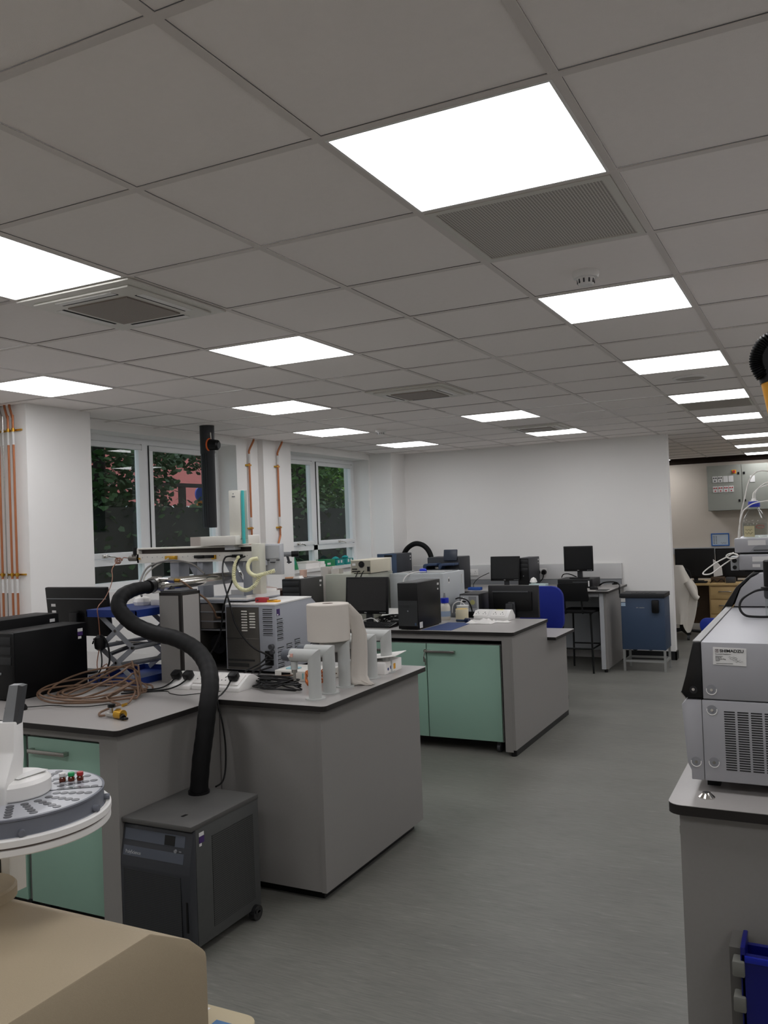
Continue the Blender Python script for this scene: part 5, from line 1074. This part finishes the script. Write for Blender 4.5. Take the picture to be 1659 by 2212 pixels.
P('screw', G().cyl((-.351, y0-.007, 1.196), (-.351, y0-.0045, 1.196), .0042, n=14), chrome, f)
lb = P('maker_label', G().box(-.294, -.205, y0-.0012, y0, 1.2685, 1.3185).xf(Matrix.Translation((-.25, 0, 1.29)) @ Matrix.Rotation(.03, 4, 'Y') @ Matrix.Translation((.25, 0, -1.29))), lab, t)
text('maker_text', 'SHIMADZU', .0115, (-.2755, y0-.0015, 1.3055), '-y', lb, ink, .0003, xs=1.12, bold=.0003)
P('emblem', G().box(-.2875, -.2785, y0-.0017, y0-.0013, 1.3125, 1.3138).box(-.2875, -.2785, y0-.0017, y0-.0013, 1.3048, 1.306).box(-.2876, -.2865, y0-.0017, y0-.0013, 1.3048, 1.3138).box(-.2796, -.2785, y0-.0017, y0-.0013, 1.3048, 1.3138).box(-.285, -.281, y0-.0017, y0-.0013, 1.3088, 1.3098).box(-.2835, -.2825, y0-.0017, y0-.0013, 1.307, 1.3115), mat('emblem_ink', '4a2f36', .6), lb)
for k, (s_, zz, sz, xx) in enumerate((('Successful Installation', 1.2985, .0048, -.2875), ('Instrument', 1.2925, .0045, -.2875), ('Serial No.', 1.2885, .0045, -.2875), ('Installation Eng.', 1.2845, .0045, -.2875), ('Signed', 1.2802, .0045, -.2875))): text('label_text', s_, sz, (xx, y0-.0015, zz), '-y', lb, dgrey, .0002)
P('print_line', G().box(-.286, -.241, y0-.0016, y0-.0012, 1.2727, 1.2738), dgrey, lb)
pen = G()
for k, (xx, zz) in enumerate(((-.252, 1.292), (-.250, 1.2875), (-.242, 1.283), (-.235, 1.2795))): pen.tube([(xx+.0035*j, y0-.0016, zz+.0016*math.sin(j*2.1+k)) for j in range(7)], .0003, 4, 2)
P('handwriting', pen, ink, lb)
for px in (-.315, .4): P('foot', G().box(px-.018, px+.018, y0+.075, y0+.11, .9, .934), black, t)
P('foot', G().box(-.35, .4, yb+.2, yb+.3, .9, .934), black, t)
t = T('analyser_tower', 'taller silver unit with curved black front behind the large analyser', 'lab instrument', (.1, 4.2, 1.333))
P('body', G().prism([(-.320, 1.337), (-.292, 1.409), (-.255, 1.448), (-.223, 1.466), (.45, 1.468), (.45, 1.337)], 'y', yb, yb+.75, .003), silver, t)
P('curved_fascia', G().prism([(-.376, 1.305), (-.3275, 1.334), (-.296, 1.409), (-.258, 1.449), (-.226, 1.467), (-.245, 1.467), (-.268, 1.448), (-.309, 1.413), (-.345, 1.355)], 'y', yb-.004, yb+.70, .002), blackp, t)
def module(name, label, x0, x1, y0, y1, z0, z1, rec):
    t = T(name, label, 'lab instrument', ((x0+x1)/2, (y0+y1)/2, z0), 'stacked pump modules')
    P('case', G().box(x0, x1, y0, y1, z0+.004, z1, .004), silver, t)
    P('rating_label', G().box(x0+.05, x0+.115, y0-.001, y0, z1-.028, z1-.008), lab, t)
    if rec: P('grip_recess', G().prism([(x0+.055, z0+.006), (x0+.075, z0+.028), (x0+.09, z0+.032), (x1, z0+.032), (x1, z0+.006)], 'y', y0-.0012, y0), mgrey, t); P('grip_slot', G().box(x0+.07, x1, y0-.002, y0-.001, z0+.010, z0+.015), dgrey, t)
    else: P('rating_label', G().box(x0+.05, x0+.078, y0-.001, y0, z0+.016, z0+.028), lab, t)
    P('foot', G().box(x0+.02, x1-.02, y0+.02, y1-.02, z0-.002, z0+.004), black, t); return t
module('pump_module', 'lower grey pump module on the tall silver unit', -.300, .40, 3.70, 4.25, 1.470, 1.536, False)
m_ = module('pump_module', 'upper grey module carrying the solvent bottle', -.315, .40, 3.72, 4.25, 1.539, 1.600, True)
t = T('pump_bracket', 'grey pump head bracket on the left of the lower pump module', 'lab instrument', (-.32, 3.75, 1.47))
P('bracket', G().box(-.332, -.3015, 3.72, 3.80, 1.472, 1.528, .003), lgrey, t); P('valve', G().cyl((-.317, 3.712, 1.512), (-.317, 3.72, 1.512), .009).cyl((-.317, 3.712, 1.485), (-.317, 3.72, 1.485), .008), black, t)
# bottle
bx, by = -.243, 3.83
t = T('solvent_bottle', 'clear glass solvent bottle with blue cap on the upper module', 'bottle', (bx, by, 1.60))
P('glass_body', G().lathe((bx, by, 1.601), [(.044, 0), (.0475, .004), (.0475, .062), (.042, .078), (.028, .104), (.0185, .118), (.0165, .122), (.0165, .128)], 40), glass('bottle_glass', 'f2f4f3', .02, .03, .5, 3.0), t)
P('liquid', G().lathe((bx, by, 1.603), [(.042, 0), (.0455, .004), (.0455, .055), (.001, .055)], 40), glass('solvent_liquid', 'eff1ee', .0, .02, .2, 3.0), t)
c = P('cap', G().lathe((bx, by, 1.601), [(.0225, .123), (.023, .125), (.0225, .143), (.021, .146), (.001, .146)], 32), mat('cap_royal', '12289e', .4), t)
P('tube_port', G().lathe((bx, by, 1.601), [(.016, .146), (.016, .149), (.009, .150), (.009, .157), (.001, .158)], 20), white, c)
a0 = math.atan2(-by, -bx)
def wrap(z0, z1, da, db, r=.0479, n=10):
    g = G(); A = [(bx+r*math.cos(a0+da+(db-da)*k/n), by+r*math.sin(a0+da+(db-da)*k/n)) for k in range(n+1)]
    for (p, q) in zip(A, A[1:]): g.quad((p[0], p[1], z0), (q[0], q[1], z0), (q[0], q[1], z1), (p[0], p[1], z1))
    return g
P('handwritten_label', wrap(1.604, 1.648, -1.05, -.05), mat('label_straw', 'b9b08c', .7), t)
def on_bottle(a, z, r=.0483): return (bx+r*math.cos(a0+a), by+r*math.sin(a0+a), z)
P('handwriting', G().tube([on_bottle(-.85+.09*k, 1.632+.003*math.sin(k*2.2)) for k in range(8)], .0005, 4, 3).tube([on_bottle(-.9+.09*k, 1.618+.004*math.sin(k*1.9)) for k in range(9)], .0006, 4, 3), ink, t)
P('print_outline', G().tube([on_bottle(.42+.34*math.cos(k*PI/8), 1.644+.006*math.sin(k*PI/8)) for k in range(17)], .0009, 5, 3), redm, t)
tub = mat('white_tube', 'e4e1db', .35)
lead('solvent_tube', 'white tube arching high from the bottle cap to the right', [(-.30, 3.80, 1.60), (-.295, 3.80, 1.68), (-.275, 3.79, 1.76), (-.255, 3.79, 1.83), (-.225, 3.79, 1.865), (-.18, 3.79, 1.865), (-.10, 3.80, 1.84)], .0024, tub, 'tube', 'white solvent tubes')
lead('solvent_tube', 'white tube rising straight out of the bottle cap', [(bx+.004, by, 1.757), (bx+.012, by-.01, 1.79), (bx+.05, by-.01, 1.82), (bx+.12, by, 1.83)], .0024, tub, 'tube', 'white solvent tubes')
lead('solvent_tube', 'second white tube bending from the bottle cap to the right', [(bx-.003, by, 1.757), (bx+.002, by+.01, 1.785), (bx+.04, by+.01, 1.808), (bx+.12, by, 1.81)], .0024, tub, 'tube', 'white solvent tubes')
lead('solvent_tube', 'white tube beside the bottle, running down to the module', [(-.305, 3.79, 1.60), (-.30, 3.785, 1.64), (-.285, 3.78, 1.70), (-.27, 3.78, 1.72), (-.235, 3.77, 1.74), (-.15, 3.78, 1.75)], .0024, tub, 'tube', 'white solvent tubes')
lead('solvent_tube', 'white tube looping out left of the pump modules', [(-.318, 3.71, 1.545), (-.34, 3.70, 1.53), (-.385, 3.68, 1.505), (-.425, 3.67, 1.475), (-.43, 3.66, 1.462), (-.40, 3.66, 1.465), (-.36, 3.68, 1.495), (-.325, 3.70, 1.52)], .0026, tub, 'tube', 'white solvent tubes')
pts = [(-.322+.022*math.cos(k*.8), 3.70-.001*k, 1.532+.010*math.sin(k*.8)) for k in range(26)]
lead('solvent_tube', 'tight white coil of tube at the module corner', pts, .0022, tub, 'tube', 'white solvent tubes')
# electrode flask on the analyser
ex, ey = -.165, 3.33
t = T('glass_vessel', 'small clear glass vessel on the analyser top at right edge', 'glassware', (ex, ey, 1.336))
P('beaker', G().lathe((ex, ey, 1.334), [(.022, 0), (.024, .003), (.024, .06), (.026, .064), (.022, .062)], 28), glass('vessel_glass', 'f0f3f2', .02, .05, .6, 3.0), t)
P('collar', G().lathe((ex, ey, 1.334), [(.023, .062), (.027, .07), (.027, .092), (.022, .096)], 28), dgrey, t)
t = T('detector_head', 'black cylindrical detector standing on the glass vessel', 'detector', (ex, ey, 1.43))
P('flange', G().lathe((ex, ey, 1.43), [(.034, 0), (.036, .002), (.036, .008), (.03, .010)], 28), black, t); P('barrel', G().lathe((ex, ey, 1.43), [(.026, .010), (.026, .098), (.022, .102), (.001, .102)], 28), black, t)
lead('black_loop_cable', 'black cable looping left from the detector onto the analyser top', [(-.185, 3.31, 1.431), (-.22, 3.29, 1.425), (-.258, 3.27, 1.40), (-.268, 3.26, 1.37), (-.25, 3.25, 1.345), (-.21, 3.25, 1.340), (-.16, 3.26, 1.340)], .0042, black)
# yellow extraction arm at the right edge
t = T('fume_extractor', 'yellow and black flexible extraction arm at the right edge', 'extraction arm', (-.1, 3.6, 2.0))
tm = mat('arm_yellow', 'd9960f', .4)
P('arm_tube', G().cyl((-.134, 3.6, 2.20), (-.108, 3.6, 2.045), .052, n=32), tm, t)
P('joint', G().cyl((-.138, 3.6, 2.235), (-.133, 3.6, 2.196), .056, n=32).cyl((-.108, 3.56, 2.275), (-.108, 3.66, 2.275), .078, n=32), black, t)
P('joint_bolt', G().lathe((-.193, 3.6, 2.212), [(.004, -.006), (.008, -.003), (.008, .004), (.003, .008)], 12), chrome, t)
P('corrugated_hose', G().tube([(-.175, 3.57, 2.215), (-.192, 3.57, 2.25), (-.196, 3.57, 2.285), (-.182, 3.57, 2.325), (-.15, 3.57, 2.355), (-.08, 3.57, 2.37), (.05, 3.57, 2.36)], .024, 14, 14, rf=lambda f, i: 1+.14*math.sin(i*2.1)), black, t)
P('lower_joint', G().cyl((-.108, 3.6, 2.045), (-.104, 3.6, 2.015), .046, .03, n=24).box(-.160, -.125, 3.59, 3.61, 2.01, 2.03), black, t)
P('upper_arm', G().cyl((-.06, 3.6, 2.28), (.6, 3.6, 2.35), .05, n=24), tm, t)
P('ceiling_mount', G().cyl((.6, 3.6, 2.30), (.6, 3.6, 2.671), .06), black, t)

# ------------------------------------------------------------------ back room
t = T('control_cabinet', 'grey electrical control cabinet high on the back room wall', 'control cabinet', (-.95, 15.85, 1.75))
P('housing', G().box(-1.72, -.10, 15.72, 15.99, 1.76, 2.53), mat('cabinet_grey', '93958d', .5), t)
for x0, x1 in ((-1.715, -1.172), (-1.165, -.62), (-.613, -.105)):
    d = P('door', G().box(x0, x1, 15.70, 15.72, 1.765, 2.525), mat('cabinet_grey', '93958d', .5), t)
    if x0 < -1.7:
        P('isolator', G().box(-1.32, -1.25, 15.69, 15.70, 2.38, 2.44), yellow, d); P('isolator_knob', G().cyl((-1.285, 15.67, 2.41), (-1.285, 15.69, 2.41), .022), redm, d)
        for r_ in range(2):
            for c in range(4):
                xx, zz = -1.63+.085*c, 2.29-.17*r_
                pl = P('switch_plate', G().box(xx, xx+.075, 15.692, 15.70, zz-.05, zz+.055), lab, d)
                P('indicator', G().cyl((xx+.02, 15.687, zz+.025), (xx+.02, 15.692, zz+.025), .012, n=10).cyl((xx+.055, 15.687, zz+.025), (xx+.055, 15.692, zz+.025), .012, n=10).cyl((xx+.037, 15.687, zz-.025), (xx+.037, 15.692, zz-.025), .012, n=10) if (c, r_) not in ((2, 0), (3, 0)) else G().box(xx+.03, xx+.032, 15.691, 15.692, zz, zz+.002), redm if r_ else dgrey, pl)
    for zz in (2.38, 1.92): P('latch', G().box(x1-.06 if x0 < -1.7 else x0+.02, x1-.03 if x0 < -1.7 else x0+.05, 15.69, 15.70, zz-.02, zz+.02), black, d)
    if -1.2 < x0 < -1.1: P('switch_plate', G().box(-1.04, -.965, 15.692, 15.70, 2.22, 2.33), lab, d)
t = T('whiteboard', 'small whiteboard with bright blue frame on the back room wall', 'whiteboard', (-1.58, 15.98, 1.15))
P('board', G().box(-1.715, -1.44, 15.985, 15.998, 1.16, 1.365), mat('board_pale', 'c9d6e2', .3), t)
P('frame', G().box(-1.725, -1.43, 15.975, 15.999, 1.15, 1.168, .004).box(-1.725, -1.43, 15.975, 15.999, 1.352, 1.37, .004).box(-1.725, -1.707, 15.975, 15.999, 1.165, 1.355, .004).box(-1.448, -1.43, 15.975, 15.999, 1.165, 1.355, .004), mat('frame_blue', '2f6fc0', .4), t)
hw = G()
for k in range(6): hw.box(-1.69, -1.665, 15.983, 15.985, 1.19+.025*k, 1.198+.025*k).box(-1.65, -1.63, 15.983, 15.985, 1.19+.025*k, 1.198+.025*k)
hw.tube([(-1.57+.012*k, 15.984, 1.20+.012*math.sin(k*2)) for k in range(8)], .002, 4, 2); P('handwriting', hw, ink, t)
g = G().box(-2.45, -.1, 15.95, 15.998, 1.02, 1.13); struct('trim_2', g, lgrey)
t = T('office_desk', 'oak office desk with drawers in the back room', 'desk', (-1.2, 13.4, 0))
P('desk_top', G().box(-2.15, -.3, 13.05, 13.85, .69, .72, .003), wood, t)
P('modesty_panel', G().box(-2.1, -1.47, 13.5, 13.52, .1, .69), brownw, t)
pd = P('drawer_unit', G().box(-1.47, -1.05, 13.09, 13.80, .04, .69), wood, t)
for k, (z0, z1) in enumerate(((.50, .67), (.29, .485), (.06, .275))):
    d = P('drawer_front', G().box(-1.455, -1.06, 13.07, 13.09, z0, z1, .003), wood, t); P('handle', G().tube([(-1.33, 13.07, (z0+z1)/2+.02), (-1.33, 13.05, (z0+z1)/2+.02), (-1.18, 13.05, (z0+z1)/2+.02), (-1.18, 13.07, (z0+z1)/2+.02)], .007, 6), steel, d)
P('end_panel', G().box(-2.15, -2.1, 13.08, 13.82, 0, .69), wood, t)
monitor('computer_monitor', 'wide black monitor on the back room desk, behind the lab coat', -1.98, -1.42, .765, 1.205, 13.5, .72, False, grp='back room monitors')
monitor('computer_monitor', 'second black monitor on the back room desk, behind the fanned papers', -1.41, -.90, .765, 1.20, 13.5, .72, False, grp='back room monitors')
t = T('keyboard', 'black keyboard and tray on the back room desk', 'keyboard', (-1.7, 13.2, .72)); P('body', G().box(-1.80, -1.5, 13.1, 13.24, .72, .745, .004), black, t)
solo('fanned_papers', 'white papers standing up like a fan on the back room desk', 'papers', G().prism([(-1.42, .80), (-1.42, 1.05), (-1.36, 1.0), (-1.31, .93), (-1.30, .82)], 'y', 13.28, 13.31), paper)
solo('desk_clutter_box', 'dark small box under the fanned papers', 'box', G().box(-1.46, -1.27, 13.24, 13.34, .72, .80, .01), brownw)
solo('desk_phone', 'dark handset lying right of the fanned papers', 'phone', G().box(-1.25, -1.12, 13.12, 13.25, .72, .80, .012), dgrey)
lead('desk_cable', 'tangle of black cable on the back room desk front', [(-1.45, 13.12, .725), (-1.40, 13.10, .77), (-1.36, 13.11, .735), (-1.30, 13.10, .78), (-1.26, 13.12, .73)], .006, black)
t = T('swivel_chair', 'dark swivel chair under the white lab coat in the back room', 'chair', (-1.78, 12.5, 0))
P('backrest', G().prism(rrect(-2.0, -1.62, .55, .98, .1), 'y', 12.40, 12.44, .01), blackm, t)
P('seat', G().prism(rrect(-2.02, -1.58, 12.45, 12.9, .08), 'z', .42, .48, .01), blackm, t)
P('gas_column', G().cyl((-1.8, 12.65, .1), (-1.8, 12.65, .42), .03), black, t); P('back_bar', G().tube([(-1.8, 12.6, .42), (-1.8, 12.39, .43), (-1.8, 12.39, .6)], .02), black, t)
for k in range(5):
    a = k*2*PI/5+.1; l = P('star_leg', G().tube([(-1.8, 12.65, .11), (-1.8+.29*math.cos(a), 12.65+.29*math.sin(a), .08)], .02), black, t)
    P('caster', G().cyl((-1.8+.3*math.cos(a)-.015, 12.65+.3*math.sin(a), .032), (-1.8+.3*math.cos(a)+.015, 12.65+.3*math.sin(a), .032), .032), dgrey, l)
# lab coat draped over the chair back
g = G(); rows = []; NR, NC = 16, 40
for i in range(NR):
    f = i/(NR-1); z = 1.02-.80*f + 0
    hw_ = .07+.12*min(1, f*3)+.06*f; dp = .04+.05*f
    row = []
    for j in range(NC):
        a = 2*PI*j/NC; fold = 1+.20*math.sin(a*5+f*2)*min(1, f*2.5)+.10*math.sin(a*9-f*5)*f
        xx = -1.79+hw_*math.cos(a)*fold*((1-1.1*max(0, f-.5)) if math.cos(a) > 0 else 1.1); yy = 12.40+dp*math.sin(a)*fold
        zz = z-(.12*f*max(0, math.cos(a*2.0+.6)))+(.05*f if math.cos(a) < -.3 else 0)
        row.append(g.b.verts.new((xx, yy, zz)))
    rows.append(row)
for a, c in zip(rows, rows[1:]):
    for j in range(NC): g.b.faces.new((a[j], a[(j+1) % NC], c[(j+1) % NC], c[j]))
g.b.faces.new(rows[0])
t = T('lab_coat', 'white lab coat draped over the back room chair', 'lab coat', (-1.79, 12.40, .2))
P('cloth', g, cloth, t); P('sleeve', G().tube([(-1.66, 12.34, .80), (-1.60, 12.33, .68), (-1.565, 12.33, .60), (-1.53, 12.34, .57)], .05, 12, 6, rf=lambda f, i: 1-.3*f), cloth, t)
t = T('plastic_chair', 'blue chair back showing beside the silver analyser', 'chair', (-1.18, 11.05, 0))
P('seat_back', G().prism(rrect(-1.36, -.95, .28, .46, .08), 'y', 11.0, 11.03, .008), mat('chair_blue', '14349c', .5), t)
P('seat', G().prism(rrect(-1.36, -.95, 11.03, 11.42, .05), 'z', .26, .285, .006), mat('chair_blue', '14349c', .5), t)
for px, py in ((-1.31, 11.06), (-1.0, 11.06), (-1.31, 11.38), (-1.0, 11.38)): P('leg', G().cyl((px, py, 0), (px, py, .27), .012), steel, t)

# ------------------------------------------------------------------ outside
g = G().box(-60, -5.76, -30, 80, -.3, -.1); struct('ground', g, mat('lawn', '34421f', .95, var=.3, scale=2))
leafm = [mat('leaf_dark', '2c4a1e', .6, var=.5, scale=1.5), mat('leaf_mid', '3f6a24', .55, var=.45, scale=1.5), mat('leaf_light', '6f9a30', .55, var=.4, scale=1.5)]
barkm = mat('bark', '2a221a', .9, var=.3)
def leaves(n, fn, size, seed):
    random.seed(seed); g = G()
    for _ in range(n):
        p = Vector(fn()); q = Matrix.Rotation(random.uniform(0, 2*PI), 3, 'Z') @ Matrix.Rotation(random.uniform(-.9, .9), 3, 'X') @ Matrix.Rotation(random.uniform(-.9, .9), 3, 'Y')
        s_ = size*random.uniform(.6, 1.4)
        pts = [(-.5, 0, 0), (-.1, -.38, .04), (.35, -.25, .02), (.6, 0, -.04), (.35, .25, .02), (-.1, .38, .04)]
        g.b.faces.new([g.b.verts.new(p+q @ Vector(v)*s_) for v in pts])
    return g
def tree(label, x, y, h, r, m, n, size, seed, zc, lo=None):
    t = T('tree', label, 'tree', (x, y, -.1), 'trees outside the windows')
    def fn():
        while True:
            a = Vector((random.uniform(-1, 1), random.uniform(-1, 1), random.uniform(-1, 1)))
            if .35 < a.length < 1: return (x+a.x*r, y+a.y*r*1.3, zc+a.z*h)
    tr = P('trunk', G().tube([(x, y, -.1), (x+.1, y+.05, 1.5), (x+.05, y+.2, 3.0), (x-.1, y+.1, zc+.5)], .13, 10, 4, rf=lambda f, i: 1-.6*f), barkm, t)
    random.seed(seed)
    for k in range(5):
        a = random.uniform(0, 2*PI); P('branch', G().tube([(x+.05, y+.15, 1.7+.35*k), (x+.5*r*math.cos(a), y+.5*r*math.sin(a), 2.3+.4*k), (x+.9*r*math.cos(a), y+.9*r*math.sin(a), 2.4+.5*k)], .05, 8, 4, rf=lambda f, i: 1-.7*f), barkm, tr)
    P('crown', leaves(n, fn, size, seed), m, t, kind='stuff')
tree('dark tree filling the left pane of the near window', -9.0, 8.75, 1.7, 1.15, leafm[0], 6500, .10, 21, 2.9)
tree('tree arching over the right pane of the near window', -9.8, 12.3, .85, 1.7, leafm[0], 3600, .11, 22, 3.62)
tree('bright green tree behind the far window', -10.6, 17.0, 1.6, 1.7, leafm[2], 4600, .13, 23, 3.0)
tree('dark leafy tree left of the far window view', -9.6, 14.9, 1.8, 1.0, leafm[1], 3800, .12, 24, 2.6)
tree('dark leafy tree right of the far window view', -12.0, 20.5, 2.4, 2.2, leafm[0], 6500, .15, 25, 2.7)
def hedge(label, x0, x1, y0, y1, z1, n, seed, m):
    t = T('hedge', label, 'hedge', ((x0+x1)/2, (y0+y1)/2, -.1))
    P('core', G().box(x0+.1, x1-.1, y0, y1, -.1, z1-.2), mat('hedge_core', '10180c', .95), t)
    P('foliage', leaves(n, lambda: (random.uniform(x0, x1), random.uniform(y0, y1), random.uniform(0, z1)-.15*random.random()), .10, seed), m, t, kind='stuff')
hedge('dark clipped hedge below both window views', -8.9, -8.0, 5.5, 22, 2.28, 13000, 31, leafm[0])
t = T('garden_rail', 'dark timber rail with posts beyond the near window', 'fence', (-9.3, 11.6, 0))
P('rail', G().box(-9.33, -9.25, 10.0, 14.0, 2.47, 2.53), barkm, t)
for yy in (11.1, 12.05, 13.2): P('post', G().box(-9.34, -9.26, yy-.05, yy+.05, -.1, 2.47), barkm, t)
t = T('house', 'house with red tiled roof seen through the near window', 'house', (-27, 31, -.1))
P('wall', G().box(-34, -25.2, 24, 38, -.1, 3.0), mat('house_brick', 'a68a7c', .9), t)
P('roof', G().prism([(-24.6, 2.9), (-29.5, 6.4), (-34.5, 2.9)], 'y', 23.5, 38.5), mat('roof_tile', '9a4a44', .8, var=.25, scale=3), t)
P('window', G().box(-25.2, -25.15, 28.2, 29.6, 1.9, 2.8), upvc, t); P('gutter', G().box(-24.7, -24.55, 23.5, 38.5, 2.78, 2.92), upvc, t)
t = T('road_sign', 'round blue sign over an orange panel outside the near window', 'road sign', (-11.5, 14.3, -.1))
P('disc', G().cyl((-11.5, 14.3, 2.52), (-11.53, 14.3, 2.52), .14, n=24), mat('sign_blue', '1a3fb0', .4), t); P('panel', G().box(-11.53, -11.5, 14.2, 14.42, 2.1, 2.40), mat('sign_orange', 'e0811d', .5), t); P('post', G().cyl((-11.56, 14.3, -.1), (-11.56, 14.3, 2.6), .03), mgrey, t)
